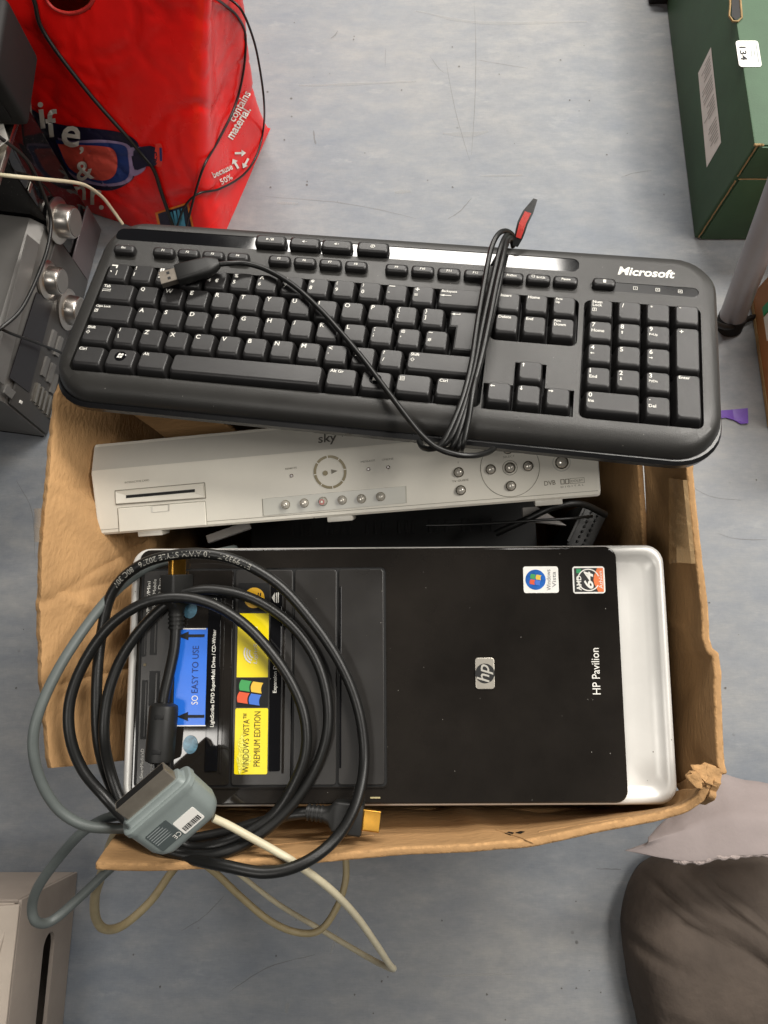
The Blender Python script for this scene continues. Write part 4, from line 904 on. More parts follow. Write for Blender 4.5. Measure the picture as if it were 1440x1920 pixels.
def hdmi_plug(back, front, roll=0.0):
    M_ = HO @ along(back, front) @ Matrix.Rotation(roll, 4, 'X')
    p_ = lofted('hdmi_plug', [(-.016, .0046, .0046, .0044), (-.004, .0050, .0050, .0046), (0, .0062, .0052, .004), (.003, .0098, .0062, .0022), (.006, .0104, .0064, .002), (.022, .0106, .0064, .0018), (.0228, .0100, .0058, .0018)], m_plug, hd)
    p_.matrix_local = M_
    for k in range(4): lofted('strain_rib', [(-.015+k*.003, .0055, .0055, .005), (-.0136+k*.003, .0055, .0055, .005)], m_plug, p_)
    lofted('gold_shell', [(.0226, .0070, .00225, .0010), (.0345, .0070, .00225, .0010)], m_gold, p_)
    lofted('shell_opening', [(.0340, .0062, .0015, .0006), (.0347, .0062, .0015, .0006)], m_groove, p_)
    return p_
hdmi_plug(HP.W(331, 1138, .012), HP.W(333, 1020, .016), 1.1)
hdmi_plug(HP.W(618, 1528, .010), HP.W(716, 1541, .012))
# ferrite sleeve
fa, fb = HP.W(308, 1318, .015), HP.W(298, 1436, .015)
fe_ = lofted('ferrite_sleeve', [(0, .0055, .0055, .005), (.0016, .0092, .0088, .0085), (.004, .0098, .0092, .009), (.036, .0098, .0092, .009), (.0385, .0092, .0088, .0085), (.040, .0060, .006, .0055)], m_plug, hd, 8); fe_.matrix_local = HO @ along(fa, fb)
for k in (.0085, .0315): box('sleeve_notch', k-.0016, k+.0016, -.003, .003, .0088, .0094, m_groove, fe_, .0004)
# printing along the outer loop
i0 = min(range(len(sp)), key=lambda i: (sp[i]-HP.W(350, 1038, .024)).length)
bm = bmesh.new(); lens = [0]
for a, b_ in zip(sp, sp[1:]): lens.append(lens[-1]+(b_-a).length)
V, Fc, (gw, gh) = glyphs('E119932-T   10 AWM STYLE 20276   80C 30V')
sc_ = .105/gw; vs = []
nH = Vector(HP.M[:, 2])
for v in V:
    t = lens[i0]-.002-v.x*sc_*-1.0
    t = lens[i0]+.006+v.x*sc_
    j = max(k for k in range(len(lens)-1) if lens[k] <= t); k_ = (t-lens[j])/(lens[j+1]-lens[j]); c_ = sp[j].lerp(sp[j+1], k_); tg = (sp[j+1]-sp[j]).normalized()
    sd = nH.cross(tg).normalized(); th = v.y*sc_/RC+.15
    vs.append(bm.verts.new(c_+(sd*math.sin(th)+tg.cross(sd).normalized()*math.cos(th))*(RC+.00015)))
for f_ in Fc:
    try: bm.faces.new([vs[i] for i in f_])
    except ValueError: pass
d = bpy.data.meshes.new('cable_print'); bm.to_mesh(d); bm.free(); d.materials.append(mat('faint cable print', (150, 148, 140), .6)); o = bpy.data.objects.new('cable_print', d); COL.objects.link(o); o.parent = hd; o.matrix_local = HO

# ================================================================== grey video adapter and its leads
a0, a1 = HP.W(262, 1474, .066), HP.W(372, 1562, .036)
AM = along(a0, a1) @ Matrix.Diagonal((.88, .88, .88, 1))
ad = empty('video_adapter', 'grey plastic video connector with metal port and barcode label on the coiled cable', 'connector', AM)
pt = lofted('metal_port', [(0, .0215, .0046, .0012), (.0125, .0215, .0046, .0012)], m_port, ad)
lofted('port_opening', [(-.0003, .0205, .0036, .0008), (.0006, .0205, .0036, .0008)], m_groove, pt)
lofted('collar', [(.0118, .0235, .0062, .003), (.0125, .0245, .0070, .0035), (.0155, .0248, .0072, .0035), (.0172, .0262, .0085, .004)], m_grey, ad)
lofted('shell', [(.0168, .0290, .0100, .007), (.0178, .0302, .0112, .008), (.0215, .0306, .0116, .009), (.0225, .0296, .0112, .009), (.026, .0296, .0112, .009), (.044, .0290, .0112, .009), (.0505, .0268, .0104, .009), (.0545, .0225, .0085, .007), (.0562, .0170, .0060, .005)], m_grey, ad, 8)
zt = .0114
lb = slab('barcode_label', .034, .0475, -.0035+.002, .0145+.002, .0010, zt-.0006, zt+.0002, m_white, ad, .0001)
lb.location = (0, 0, .0)
bm = bmesh.new(); y_ = .0005
while y_ < .0145:
    wv_ = rnd.choice((.0003, .0003, .0006, .0008)); add_poly(bm, [(.0415, y_), (.0460, y_), (.0460, y_+wv_), (.0415, y_+wv_)], zt+.0004); y_ += wv_+rnd.choice((.0003, .0005))
flat('barcode', bm, m_black, lb)
plt = slab('rating_plate', .0275, .0465, -.0205, -.0022, .001, zt-.0006, zt+.0002, mat('dark grey plate', (72, 80, 80), .5), ad, .0001)
bm = bmesh.new()
for k in range(6): add_poly(bm, [(.0285+k*.0021, -.0195), (.0291+k*.0021, -.0195), (.0291+k*.0021, -.0195+.010+.004*rnd.random()), (.0285+k*.0021, -.0195+.010+.004*rnd.random())], zt+.0004)
flat('plate_lines', bm, mat('light grey print', (150, 156, 156), .5), plt)
bm = bmesh.new(); add_text(bm, 'CE', .0435, -.0052, h=.0040, w=.0058, rot=-math.pi/2, z=zt+.0004); flat('plate_mark', bm, m_print, plt)
inv = AM.inverted()
def adtube(name, pts, r, m): return obj(name, tube_bm([inv @ p for p in spline(pts, 8)], r, 12), m, ad, 70)
def mix_pts(pts): return [HP.W(x, y, h) for x, y, h in pts]
adtube('grey_lead', mix_pts([(300, 1560, -.004), (262, 1552, -.006), (215, 1553, -.006), (160, 1548, .002), (112, 1520, .010), (78, 1468, .020), (62, 1400, .028), (74, 1332, .030), (118, 1240, .024), (186, 1142, .012), (240, 1088, .006), (290, 1058, .004), (345, 1046, .0), (395, 1040, -.012), (440, 1030, -.035)]), .0041, m_greyc)
adtube('grey_lead', mix_pts([(280, 1530, -.012), (215, 1530, -.016), (160, 1556, -.02), (112, 1606, -.03), (72, 1662, -.045), (60, 1700, -.055), (68, 1728, -.06), (98, 1726, -.07), (150, 1682, -.08), (205, 1630, -.09), (260, 1585, -.10)]), .0042, m_greyc)
adtube('cream_lead', mix_pts([(400, 1534, .034), (430, 1548, .030), (470, 1570, .028), (520, 1598, .027), (562, 1624, .022), (620, 1668, .0), (668, 1718, -.04), (705, 1770, -.08), (730, 1808, -.12), (738, 1816, -.14), (728, 1814, -.17), (690, 1795, -.2), (600, 1742, -.24), (520, 1694, -.27), (450, 1640, -.29), (400, 1600, -.30)]), .0030, m_cream)
ct = tube('cream_wire', mix_pts([(222, 1552, -.05), (205, 1592, -.07), (190, 1640, -.10), (178, 1682, -.13), (180, 1722, -.16), (198, 1742, -.18), (232, 1734, -.20), (282, 1690, -.22), (318, 1640, -.24), (350, 1600, -.26)]), .0040, m_creamd)
tag(ct, 'cream wire hanging in a small loop below the left corner of the cardboard box', 'wire')
ct = tube('cream_wire', mix_pts([(380, 1618, -.16), (410, 1642, -.17), (452, 1682, -.18), (505, 1726, -.19), (556, 1748, -.20), (600, 1744, -.20), (632, 1700, -.20), (648, 1650, -.20), (648, 1600, -.20)]), .0032, m_creamd)
tag(ct, 'thin cream wire sagging in a wide loop below the middle of the near box flap', 'wire')

# ================================================================== red shopping bag
FR, FL, BR, BL = [Vector((*p, 0)) for p in ((-.240, .645), (-.64, .80), (-.171, .858), (-.58, .99))]
FRt, FLt, BRt, BLt = [Vector((*p, 0)) for p in ((-.150, .800), (-.62, .90), (-.138, .848), (-.58, .955))]
BH = .43
NF, NS, NV = 80, 20, 84
def bag_pt(side, t, v):
    k = v**1.15
    f1, f0 = FR.lerp(FRt, k), FL.lerp(FLt, k); b1, b0 = BR.lerp(BRt, k), BL.lerp(BLt, k)
    bul = math.sin(math.pi*min(1, v*1.05+.06))
    if side == 0: p = f1.lerp(f0, t); n = Vector((-.25, -1, 0)).normalized(); d = .030*bul*math.sin(math.pi*t)**.7
    elif side == 1: p = f0.lerp(b0, t); n = Vector((-1, .2, 0)).normalized(); d = .01*bul*math.sin(math.pi*t)
    elif side == 2: p = b0.lerp(b1, t); n = Vector((.25, 1, 0)).normalized(); d = .02*bul*math.sin(math.pi*t)
    else: p = b1.lerp(f1, t); n = Vector((1, -.3, 0)).normalized(); d = -.028*math.sin(math.pi*t)*min(1, v*3)
    return Vector((p.x, p.y, v*BH))+n*d
def wrinkle(q, v):
    wr = .0022*nz(q, 8, 2)+.0003*nz(q, 75, 8)
    for sc, sd, k, wd, am in ((6, 13, .7, .05, .0026), (9, 23, -.5, .04, .0024), (15, 31, .3, .05, .0018), (22, 43, -.9, .06, .0010)):
        cr = abs(nz(Vector((q.x+q.z*k, q.y, q.z-q.x*k*.5)), sc, sd)); wr -= am*max(0, wd-cr)/wd
    return wr*min(1, v*6+.15)
m_red_b = mat('red laminated paper', (232, 22, 18), .3, var=.10, scale=12, bump=.18, bscale=60, rvar=.06)
bm = bmesh.new(); cols = [(0, i/NF) for i in range(NF)]+[(1, i/NS) for i in range(NS)]+[(2, i/NF) for i in range(NF)]+[(3, i/NS) for i in range(NS)]
nC = len(cols); Gv = []
for j in range(NV+1):
    row = [bag_pt(s, t, j/NV) for s, t in cols]
    for _ in range(int(30*min(1, j/14))): row = [row[i]*.5+(row[i-1]+row[(i+1) % nC])*.25 for i in range(nC)]
    out_ = []
    for i in range(nC):
        tg = row[(i+1) % nC]-row[i-1]; out_.append(bm.verts.new(row[i]+Vector((-tg.y, tg.x, 0)).normalized()*wrinkle(row[i], j/NV)))
    Gv.append(out_)
for j in range(NV):
    for i in range(nC): bm.faces.new((Gv[j][i], Gv[j][(i+1) % nC], Gv[j+1][(i+1) % nC], Gv[j+1][i]))
bm.faces.new([Gv[0][i] for i in range(nC)])
bm.normal_update(); BV = BVHTree.FromBMesh(bm)
def proj(p):
    d = np.array(p)-CC; return 720+FPX*(d@AX)/(d@AF), 960-FPX*(d@AU)/(d@AF)
def on_bag(x, y, lift=.0009):
    d = Vector(ray(x, y)).normalized(); h = BV.ray_cast(Vector(CC), d)
    if h[0] is None: return None
    return h[0]-d*lift
kill = []
for f in bm.faces:
    c_ = f.calc_center_median(); x, y = proj(c_)
    if len(f.verts) == 4 and ((x-131)/46)**2+((y+12)/37)**2 < 1 and (c_-(on_bag(x, y, 0) or Vector())).length < .02: kill.append(f)
bag = empty('shopping_bag', 'bulging red shopping bag with goggles print standing behind the keyboard', 'bag', Matrix.Translation((-.4, .8, 0)))
BO = Matrix.Translation((.4, -.8, 0))
hole = [on_bag(131+46*math.cos(t), -12+37*math.sin(t), .0008) for t in [2*math.pi*i/40 for i in range(41)]]
bmesh.ops.delete(bm, geom=kill, context='FACES')
o = obj('bag_body', bm, m_red_b, bag, 75); o.matrix_local = BO
hole = [p for p in hole if p]
o = obj('handle_rim', tube_bm(hole, .0022, 6), mat('red rim', (176, 40, 34), .5), bag, 70); o.matrix_local = BO
pc_ = box('parcel', -.48, -.25, .83, .90, .05, .37, mat('brown paper', (150, 116, 70), .7, var=.2, scale=30, bump=.4, bscale=80), None, .01)
tag(pc_, 'brown wrapped parcel inside the red shopping bag behind the handle hole', 'parcel')
def decal(name, polys, m, lift=.0009, maxe=5):
    """flat print laid onto the bag's own surface (outline given in photograph units, draped on the bag)"""
    bm = bmesh.new()
    for pts in polys: add_poly(bm, pts)
    finish_decal(name, bm, m, lift, maxe)
def finish_decal(name, bm, m, lift, maxe):
    bmesh.ops.triangulate(bm, faces=bm.faces[:])
    for _ in range(5):
        es = [e for e in bm.edges if e.calc_length() > maxe]
        if not es: break
        bmesh.ops.subdivide_edges(bm, edges=es, cuts=1); bmesh.ops.triangulate(bm, faces=bm.faces[:])
    bad = []
    for v in bm.verts:
        p = on_bag(v.co.x, v.co.y, lift)
        if p is None: bad.append(v)
        else: v.co = p
    bmesh.ops.delete(bm, geom=bad, context='VERTS')
    d = bpy.data.meshes.new(name); bm.to_mesh(d); bm.free(); d.materials.append(m); o = bpy.data.objects.new(name, d); COL.objects.link(o); o.parent = bag; o.matrix_local = BO
    for p in d.polygons: p.use_smooth = True
def btext(s, x, y, h, ang=0, w=None, bold=.02, shear=0.0, lift=.0062):
    bm = bmesh.new(); add_text(bm, s, 0, 0, h=h, w=w, bold=bold, shear=shear); ca, sa = math.cos(ang), math.sin(ang)
    for v in bm.verts: px, py = v.co.x, v.co.y; v.co = Vector((x+px*ca-py*sa, y-(px*sa+py*ca), 0))
    finish_decal('lettering', bm, m_print, lift, 6)
def smoothpoly(pts, n=4): return [(p.x, p.y) for p in spline([(x, y, 0) for x, y in pts]+[(pts[0][0], pts[0][1], 0)], n)][:-1]
m_navy = mat('navy print', (34, 28, 66), .4, var=.2, scale=60); m_lilac = mat('lilac print', (150, 130, 168), .4, var=.15, scale=80); m_peach = mat('peach print', (196, 74, 62), .4, var=.15, scale=40); m_orng = mat('coral print', (222, 60, 48), .45)
m_navy2 = mat('dark navy print', (26, 22, 50), .4, var=.2, scale=60)
decal('goggles_print', [smoothpoly([(40, 205), (60, 205), (100, 230), (150, 238), (215, 246), (248, 258), (262, 280), (255, 320), (245, 340), (210, 357), (170, 352), (130, 335), (90, 300)])], m_navy2, 0.0014)
decal('goggles_print', [smoothpoly([(108, 258), (135, 264), (190, 262), (238, 270), (246, 290), (248, 335), (215, 349), (170, 345), (130, 325)])], m_lilac, 0.0026)
decal('goggles_print', [smoothpoly([(104, 262), (150, 268), (200, 268), (234, 274), (240, 295), (240, 332), (210, 344), (172, 340), (128, 320)])], m_navy, 0.0038)
decal('goggles_print', [smoothpoly([(108, 270), (150, 272), (190, 274), (212, 280), (220, 300), (216, 326), (198, 338), (166, 334), (130, 315)])], m_peach, 0.0050)
decal('goggles_print', [smoothpoly([(242, 277), (270, 276), (272, 290), (246, 292)]), smoothpoly([(246, 312), (272, 310), (268, 322), (250, 330)])], m_lilac, 0.0026)
decal('goggles_print', [smoothpoly([(250, 284), (262, 276), (290, 276), (294, 308), (275, 312), (252, 318)], 3)], m_navy2, 0.0038)
decal('goggles_print', [smoothpoly([(292, 270), (302, 270), (306, 290), (302, 312), (292, 310), (290, 290)], 3)], m_orng, 0.0038)
decal('goggles_print', [[(299, 277), (303, 277), (304, 302), (300, 302)]], m_navy, 0.0050)
for s, x, y, h, a in (('l', 55, 196, 42, .1), ('i', 78, 216, 50, .12), ('f', 97, 231, 52, .1), ('e', 133, 256, 40, -.15), (',', 153, 282, 14, 0), ('&', 158, 320, 36, .2), ('n', 150, 362, 26, 0), ('r', 180, 370, 28, 0), ('.', 190, 389, 9, 0)):
    btext(s, x, y, h, a, bold=.016)
btext('contains', 449, 199, 15, 1.05, 62, .01, lift=.003); btext('material.', 447, 230, 17, 1.02, 66, .02, lift=.003)
btext('because', 417, 320, 12, .45, 40, .02, lift=.003); btext('50%', 424, 336, 11, .5, 24, .01, lift=.003)
for k in range(3):
    t = 2*math.pi*k/3+.5; cx_, cy_ = 451+11*math.cos(t), 300+13*math.sin(t); pts = arrow_pts(0, 0, 21, 13, 0); ca, sa = math.cos(t+math.pi/2), math.sin(t+math.pi/2)
    decal('recycling_arrow', [[(cx_+x*ca-y*sa, cy_+x*sa+y*ca) for x, y in pts]], m_print, .0030)
decal('shop_emblem', [[(291, 399), (353, 379), (364, 430), (302, 450)]], mat('orange border', (232, 132, 40), .4), 0.0014)
decal('shop_emblem', [[(296, 401), (350, 384), (360, 428), (306, 446)]], m_navy2, 0.0026)
m_cyan = mat('cyan print', (88, 168, 200), .4)
decal('shop_emblem', [[(318+k*7, 398-k*2.2), (322+k*7, 397-k*2.2), (330+k*6, 425), (323+k*6, 425)] for k in range(4)], m_cyan, 0.0038)
# thin black wires hanging down over the bag
bw = empty('thin_cable', 'thin black cables trailing down over the front of the red shopping bag', 'cable', Matrix.Translation((-.3, .7, 0)))
def bagwire(pts, r):
    q = []
    for x, y, l in pts:
        p = on_bag(x, y, l)
        if p is None: p = P(x, y, .0)+Vector((0, 0, l)) if y > 100 else P(x, y, .15)
        q.append(p)
    o = obj('wire', tube_bm(spline(q, 8), r, 8), m_cable, bw, 70); o.matrix_local = Matrix.Translation((.3, -.7, 0))
bagwire([(58, -14, .004), (66, 8, .004), (76, 48, .004), (110, 102, .004), (175, 185, .004), (235, 253, .004), (263, 286, .004), (288, 318, .004), (303, 362, .005), (320, 412, .010), (330, 440, .02)], .0026)
bagwire([(390, -12, .004), (420, 8, .005), (446, 32, .006), (460, 66, .006), (457, 130, .008), (441, 198, .010), (410, 262, .010), (384, 308, .010), (368, 355, .010), (352, 416, .012), (345, 445, .02)], .0016)
q = [(on_bag(x, y, .009) or P(x, y, z)) if y > 200 else P(x, y, z) for x, y, z in ((420, -10, .25), (452, 18, .24), (474, 70, .20), (486, 122, .16), (495, 190, .12), (494, 240, .10), (482, 290, .07), (456, 328, .07), (412, 354, .07), (372, 363, .07), (346, 388, .08), (330, 430, .09))]
o = obj('wire', tube_bm(spline(q, 8), .0015, 8), m_cable, bw, 70); o.matrix_local = Matrix.Translation((.3, -.7, 0))

# ================================================================== stereo at the left
A_, B_ = Vector((-.4516, .365, 0)), Vector((-.408, .683, 0)); yd = (B_-A_).normalized(); xd = Vector((yd.y, -yd.x, 0))
SM = Matrix(((xd.x, yd.x, 0, A_.x), (xd.y, yd.y, 0, A_.y), (0, 0, 1, 0), (0, 0, 0, 1)))
so = empty('stereo', 'black and silver hi-fi stereo with chrome knobs left of the keyboard', 'stereo', SM)
def sp_(x, y, xo=0.0):                                  # position on the stereo's front, xo in front of it
    d = ray(x, y); n = np.array(xd); o_ = np.array(A_)+xo*n; k = ((o_-CC)@n)/(d@n); q = CC+k*d-np.array(A_); return float(q@np.array(yd)), float(q[2])
m_sgloss = mat('glossy black front', (15, 14, 15), .08, rvar=.05, dust=.06); m_sgrey = mat('grey metallic plastic', (74, 72, 70), .38, .4, var=.06, scale=40); m_slight = mat('silver grey plastic', (112, 110, 107), .4, .3, var=.05, scale=30)
YS = .236; DEP = .24
box('body', -DEP, -.001, YS+.001, .318, .004, .244, m_sgloss, so, .003)
box('rear_body', -DEP, -.085, -.002, YS-.001, .004, .244, m_sgloss, so, .003)
box('top_trim', -.012, .0015, .14, .3195, .2445, .2525, m_steel, so, .001)
# silver lower unit: bevelled top front edge
bm = loft([[(x, y, z) for x, z in ((-.084, .005), (0, .005), (0, .118), (-.006, .130), (-.020, .142), (-.084, .142))] for y in (-.002, YS-.002)]); obj('silver_unit', bm, m_slight, so, 20)
box('front_plate', .0002, .0032, .0, YS-.004, .006, .112, m_sgrey, so, .001)
box('sheen_plate', .0002, .0028, YS-.003, .317, .006, .060, mat('mauve grey sheen', (92, 84, 86), .3, .2), so, .001)  # paler plate: reflection in the black front, put into colour
box('far_foot', -DEP, -.004, -.002, .318, .0005, .0055, m_dark, so)
def spoly(name, pxs, xo, m, th=.0012, parent=None):
    pts = [sp_(x, y, xo) for x, y in pxs]; bm = loft([[(xo-th, a, b_) for a, b_ in pts], [(xo, a, b_) for a, b_ in pts]]); return obj(name, bm, m, parent or so)
spoly('display', [(69, 548), (100, 566), (55, 736), (18, 708)], .0042, mat('display glass', (18, 12, 16), .3))
spoly('bezel_strip', [(52, 440), (74, 458), (8, 722), (-14, 704)], .0046, m_slight)
spoly('power_button', [(14, 722), (30, 735), (22, 748), (8, 736)], .006, m_slight, .002)
for x, y in ((103, 640), (115, 652), (90, 690), (101, 702), (106, 722)):
    spoly('button', [(x-1, y-22), (x+5, y-17), (x-5, y+18), (x-11, y+13)], .0062, m_slight, .003)
for k in range(5):
    x, y = 72+k*7.2, 748+k*7.5; spoly('vent_bar', [(x+1, y-30), (x+4.5, y-27), (x-4, y+8), (x-7.5, y+5)], .0064, m_steel, .003)
spoly('indicator', [(39, 750), (43, 753), (41, 758), (37, 755)], .0044, m_white)
def knob(x, y, R_, ln):
    a, b_ = sp_(x, y); kn = lathe('knob', [(R_*1.12, 0), (R_*1.15, .003), (R_*1.0, .0048), (R_*.84, .0055), (R_*.80, ln-.003), (R_*.74, ln-.0008), (R_*.62, ln), (.0004, ln-.0004)], m_chrome, so, (.002, a, b_), (1, 0, 0), 36)
    lathe('knob_face', [(R_*.70, ln-.0006), (R_*.68, ln+.0006), (.0004, ln+.0006)], m_slight, kn)
knob(104, 413, .025, .024); knob(84, 524, .021, .021); knob(122, 580, .024, .020)
a, b_ = sp_(56, 352); box('logo_mark', .0002, .0012, a-.006, a+.006, b_-.002, b_+.003, m_steel, so)
# a paper slip and two wires on the stereo
bm = bmesh.new(); pp = [P(-12, 218, .256), P(4, 225, .258), P(16, 262, .262), P(-12, 285, .258)]
v_ = [bm.verts.new(p) for p in pp]; bm.faces.new(v_); bmesh.ops.solidify(bm, geom=bm.faces[:], thickness=.0006); tag(obj('paper_slip', bm, m_white), 'white paper slip lying on top of the black stereo', 'paper')
t_ = tube('black_wire', [P(-20, 246, .27), P(0, 258, .265), (P(50, 300, .235)), P(80, 360, .20), P(95, 410, .17), P(90, 462, .165), P(70, 520, .17), P(40, 580, .18), P(5, 613, .19), P(-20, 628, .19)], .0022, m_cable); tag(t_, 'black wire looping down across the front of the stereo', 'wire')
t_ = tube('black_wire', [P(-15, 608, .19), P(20, 625, .17), P(70, 643, .12), P(116, 662, .06), P(150, 680, .03)], .0018, m_cable); tag(t_, 'short straight black wire crossing the stereo display', 'wire')
t_ = tube('cream_wire', [P(-15, 326, .25), P(30, 331, .245), P(80, 336, .22), P(138, 342, .17), P(165, 350, .14), P(192, 370, .10), P(212, 395, .07), P(230, 420, .05)], .0022, m_cream); tag(t_, 'thin cream wire running from the stereo to behind the keyboard', 'wire')
# black block added where only deep shadow lies above the stereo
ls = empty('shadow_block', 'added black block standing in for the deep shadow above the stereo', 'shadow_block', Matrix.Translation((-.5, .69, .254)))
box('block_body', -.14, .106, -.055, .04, 0, .078, mat('shadow block black', (9, 9, 9), .7), ls, .006, 3)
box('block_front', -.13, .092, -.058, -.0545, .012, .066, mat('shadow block front black', (10, 10, 10), .9), ls, .002)

# ================================================================== green box at the upper right
gx0, gx1, gy0, gy1, gz = .447, .84, .668, 1.22, .188
gb = empty('green_box', 'dark green cardboard box with white label and numbered sticker in the upper right corner', 'box', Matrix.Translation((gx0, gy0, 0)))
gw_, gd_ = gx1-gx0, gy1-gy0
box('carton', 0, gw_, 0, gd_, .001, gz, m_green, gb, .0025)
box('lower_front', .008, gw_, -.0032, -.0003, .003, .128, m_green, gb, .0008)
box('upper_front', .006, gw_, -.0026, -.0003, .1315, gz-.002, m_green, gb, .0008)
def strip(name, a, b_, w__, m, parent, jag=.0):
    a, b_ = Vector(a), Vector(b_); n_ = 24
    pts = [a.lerp(b_, i/n_)+Vector((rnd.uniform(-jag, jag), 0, rnd.uniform(-jag, jag))) for i in range(n_+1)]; return obj(name, tube_bm(pts, w__, 6), m, parent, 70)
strip('torn_edge', (.004, -.0022, .006), (.004, -.0022, .126), .0010, m_kraft, gb, .0004)
strip('torn_edge', (.0035, -.0016, .134), (.003, -.0012, gz), .0010, m_kraft, gb, .0004)
strip('torn_edge', (.006, -.0022, .1297), (gw_, -.0022, .1297), .0008, m_kraft, gb, .0003)
strip('torn_edge', (.0, .0, gz), (.010, -.001, gz+.001), .0017, m_kraft, gb, .0006)
GO = Vector((gx0, gy0, 0))
# grip hole in the lid
q = [P(x, y, gz+.0006)-GO for x, y in ((1372, -14), (1388, -14), (1390, 30), (1380, 38), (1372, 30))]
bm = bmesh.new(); bm.faces.new([bm.verts.new(p) for p in q]); obj('grip_hole', bm, m_groove, gb)
obj('torn_edge', tube_bm([P(x, y, gz+.001)-GO for x, y in ((1368, -14), (1369, 8), (1367, 30), (1374, 40), (1384, 40), (1391, 33), (1389, 8), (1387, -14))], .0013, 6), m_kraft, gb, 60)
# numbered sticker on the lid
q = [P(x, y, gz) for x, y in ((1381, 77), (1423, 76), (1426, 127), (1383, 126))]
c_ = sum(q, Vector())/4-GO; sw_ = (q[1]-q[0]).length; sh_ = (q[3]-q[0]).length
ns = slab('number_sticker', c_.x-sw_/2, c_.x+sw_/2, c_.y-sh_/2, c_.y+sh_/2, .004, gz+.0002, gz+.0008, m_white, gb, .0002)
text('sticker_number', '134', c_.x-sw_*.24, c_.y, gz+.0011, m_black, ns, w=sh_*.52, h=sw_*.30, rot=-math.pi/2, bold=.02)
bm = bmesh.new()
for k, (dx, l_) in enumerate(((.10, .3), (.24, .22), (.36, .7))): add_poly(bm, [(c_.x+sw_*dx, c_.y-sh_*l_/2), (c_.x+sw_*(dx+.05), c_.y-sh_*l_/2), (c_.x+sw_*(dx+.05), c_.y+sh_*l_/2), (c_.x+sw_*dx, c_.y+sh_*l_/2)], gz+.0011)
flat('sticker_lines', bm, MATS['light grey print'], ns)
# paper label on the side
def PXs(x, y, X): d = ray(x, y); k = (X-0)/d[0]; return Vector(CC+k*d)
q = [PXs(x, y, gx0-.0005)-GO for x, y in ((1333, 88), (1309, 137), (1325, 314), (1352, 267))]
bm = bmesh.new(); bm.faces.new([bm.verts.new(p) for p in q]); pl_ = obj('paper_label', bm, mat('grey white label', (220, 217, 210), .6, var=.05, scale=40), gb)
bm = bmesh.new()
def lab(s, t): return (q[0].lerp(q[3], s)).lerp(q[1].lerp(q[2], s), t)+Vector((-.0006, 0, 0))
for k in range(26):
    s0 = .06+k*.034; l_ = rnd.uniform(.35, .78) if k < 18 else rnd.uniform(.25, .6)
    if k in (5, 11, 17, 18): continue
    for t0 in (.1,): add_poly(bm, [], 0) if False else bm.faces.new([bm.verts.new(lab(a, b_)) for a, b_ in ((s0, t0), (s0+.008, t0), (s0+.008, t0+l_), (s0, t0+l_))])
obj('label_lines', bm, mat('faded print', (132, 128, 124), .6), pl_)
# black foot of some furniture at the top edge
ft = empty('furniture_foot', 'black rubber furniture foot at the top edge left of the green box', 'foot', Matrix.Translation(P(1242, -6, 0)))
box('foot_block', -.024, .022, -.016, .05, 0, .02, m_dark, ft, .003); box('foot_toe', .006, .024, -.021, -.0155, 0, .012, m_dark, ft, .002)

# ================================================================== grey metal leg and carton at the right
b0 = P(1372, 598, .012); b1 = P(1448, 395, .18)
lg = empty('table_leg', 'slanted grey metal tube leg at the right edge beside the green box', 'leg', Matrix.Translation((b0.x, b0.y, 0)))
dv = (b1-b0).normalized()
tb2 = obj('tube', tube_bm([b0, b0+dv*.2, b0+dv*.6], .0175, 24), mat('grey metal paint', (150, 150, 154), .38, .2, var=.07, scale=25, rvar=.08), lg, 60); tb2.location = -Vector((b0.x, b0.y, 0))
ft2 = obj('rubber_foot', tube_bm([b0-dv*.016, b0+dv*.006], .0185, 24), m_dark, lg, 40); ft2.location = -Vector((b0.x, b0.y, 0))
cw = tube('black_lead', [P(1340, 606, .06), P(1360, 613, .03), P(1380, 610, .012), P(1402, 598, .006), P(1450, 585, .005)], .004, m_cable); tag(cw, 'short black lead running from under the keyboard past the metal leg', 'cable')
rb = empty('small_carton', 'orange brown cardboard carton at the right edge behind the metal leg', 'carton', Matrix.Translation((.516, .375, 0)))
box('carton', 0, .25, 0, .2, .001, .2, mat('orange kraft board', (172, 116, 66), .7, var=.12, scale=14, bump=.15, bscale=200), rb, .003)
box('edge_strip', -.0012, -.0002, .002, .198, .002, .008, m_kraft, rb)
box('label', -.0012, -.0003, .115, .15, .03, .08, m_white, rb); box('green_print', -.0012, -.0003, .152, .165, .03, .06, mat('green print', (20, 140, 84), .45), rb)

# ================================================================== pale carton at the lower left
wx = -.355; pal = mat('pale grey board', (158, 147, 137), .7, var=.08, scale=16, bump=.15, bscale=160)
wc = empty('pale_carton', 'pale grey cardboard carton with hand hole at the lower left corner', 'carton', Matrix.Translation((wx, -.172, 0)))
WO = Vector((wx, -.172, 0))
hz_ = .142
wall_o = box('side_wall', -.004, 0, -.36, 0, .001, hz_, pal, wc, .0008)
q0 = PXs(88, 1752, wx)-WO; q1 = PXs(79, 1800, wx)-WO; q2 = PXs(99, 1800, wx)-WO
zc, hh = (q1.z+q2.z)/2, abs(q1.z-q2.z)/2
cut_o = obj('cutter', loft([[(x, a, b_) for a, b_ in rr(q0.y-.12, q0.y, zc-hh, zc+hh, hh*.95, 6)] for x in (-.01, .006)])); cut_o.parent = wc
md_ = wall_o.modifiers.new('b', 'BOOLEAN'); md_.operation = 'DIFFERENCE'; md_.solver = 'EXACT'; md_.object = cut_o; wall_o.modifiers.move(len(wall_o.modifiers)-1, 0)
bpy.context.view_layer.update(); me = bpy.data.meshes.new_from_object(wall_o.evaluated_get(bpy.context.evaluated_depsgraph_get())); wall_o.modifiers.clear(); wall_o.data = me; bpy.data.objects.remove(cut_o)
box('far_wall', -.30, -.0045, -.004, 0, .001, hz_-.001, pal, wc, .0008)
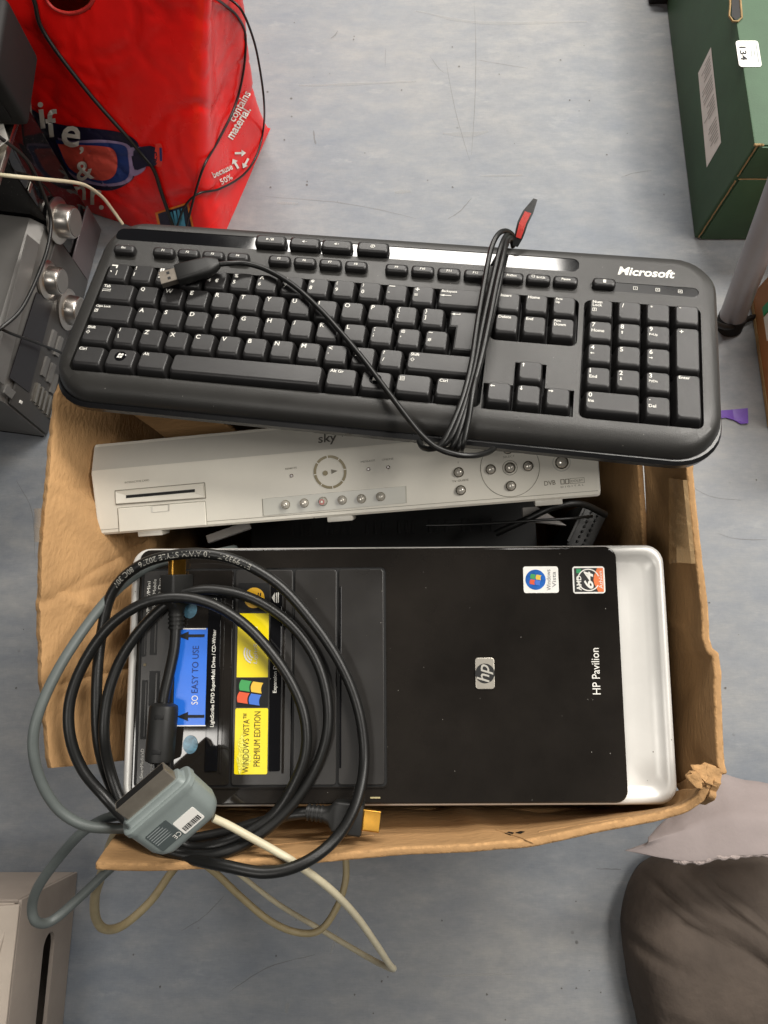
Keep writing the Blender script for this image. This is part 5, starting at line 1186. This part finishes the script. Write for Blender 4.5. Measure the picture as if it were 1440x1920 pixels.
box('bottom_panel', -.30, -.005, -.36, -.005, .001, .004, pal, wc)
box('inner_stack', -.30, -.03, -.36, -.01, .005, .06, m_dark, wc)
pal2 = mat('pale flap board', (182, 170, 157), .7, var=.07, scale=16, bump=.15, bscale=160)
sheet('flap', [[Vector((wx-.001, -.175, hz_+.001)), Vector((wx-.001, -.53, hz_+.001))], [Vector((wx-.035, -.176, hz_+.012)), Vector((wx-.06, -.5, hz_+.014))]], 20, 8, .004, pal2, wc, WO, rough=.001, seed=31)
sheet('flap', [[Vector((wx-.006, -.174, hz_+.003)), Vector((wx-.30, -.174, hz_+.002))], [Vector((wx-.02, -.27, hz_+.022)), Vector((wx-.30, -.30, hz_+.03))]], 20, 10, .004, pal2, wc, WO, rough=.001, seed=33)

# ================================================================== soft brown bag at the lower right
sb_ = empty('soft_bag', 'dark brown soft bag with pale mauve flap on the floor at the lower right', 'bag', Matrix.Translation(P(1400, 1800, 0)))
SO = P(1400, 1800, 0)
out = [(p.x, p.y) for p in spline([(*q, 0) for q in ((1262, 1592), (1200, 1624), (1167, 1690), (1160, 1752), (1172, 1832), (1194, 1920), (1240, 2040), (1420, 2200), (1800, 2250), (1980, 1900), (1800, 1620), (1500, 1575), (1380, 1572), (1262, 1592))], 12)][:-1]
base = [P(x, y, 0) for x, y in out]; cen = P(1660, 1960, 0)
rings = []
for k, (s_, z) in enumerate(((1, .001), (1.01, .012), (1.0, .03), (.97, .05), (.93, .066), (.86, .074), (.78, .080), (.68, .084), (.56, .087), (.42, .088), (.27, .088), (.1, .088))):
    r_ = []
    for p in base:
        c2 = cen.lerp(p, s_)*1.0; c2 = c2*(1-z*.0); v = Vector((c2.x, c2.y, z)); cz_ = abs(nz(Vector((v.x*1.6+v.y*.4, v.y*.6, z)), 16, 21)); v += Vector((nz(v, 14, 3), nz(v, 14, 9), nz(v, 11, 5)*min(1, z*14)))*.007+Vector((0, 0, -.012*max(0, .16-cz_)/.16*min(1, z*14))); v.z = max(.001, v.z); r_.append(v-SO)
    rings.append(r_)
m_suede = mat('dark brown suede', (78, 68, 60), .85, var=.22, scale=18, bump=.6, bscale=90)
o = obj('bag_body', loft(rings), m_suede, sb_, 80)
m_mauve = mat('pale mauve cloth', (138, 128, 126), .8, var=.07, scale=18, bump=.2, bscale=220)
hem = [P(1172, 1594, .150), P(1215, 1604, .158), P(1262, 1613, .162), P(1310, 1616, .164), P(1362, 1606, .166), P(1440, 1603, .166), P(1540, 1612, .16)]
far = [P(1236, 1556, .14), P(1262, 1530, .13), P(1290, 1500, .125), P(1320, 1468, .12), P(1350, 1452, .12), P(1440, 1474, .12), P(1540, 1500, .12)]
mid_ = [a.lerp(b_, .5)+Vector((0, 0, .014)) for a, b_ in zip(resample(far, 12), resample(hem, 12))]
sheet('flap', [far, mid_, hem], 40, 16, .003, m_mauve, sb_, SO, rough=.004, seed=41, ragged=.0004)
pth = spline(hem[2:], 14); 
for i, p in enumerate(pth): p += Vector((0, nz(p, 200, 1)*.002, nz(p, 160, 7)*.002))
o = obj('fleece_hem', tube_bm([p-SO for p in pth], [.0022+.0010*abs(nz(p, 240, 3)) for p in pth], 10), mat('fleece', (160, 148, 144), .95, var=.12, scale=300, bump=.8, bscale=500), sb_, 80)
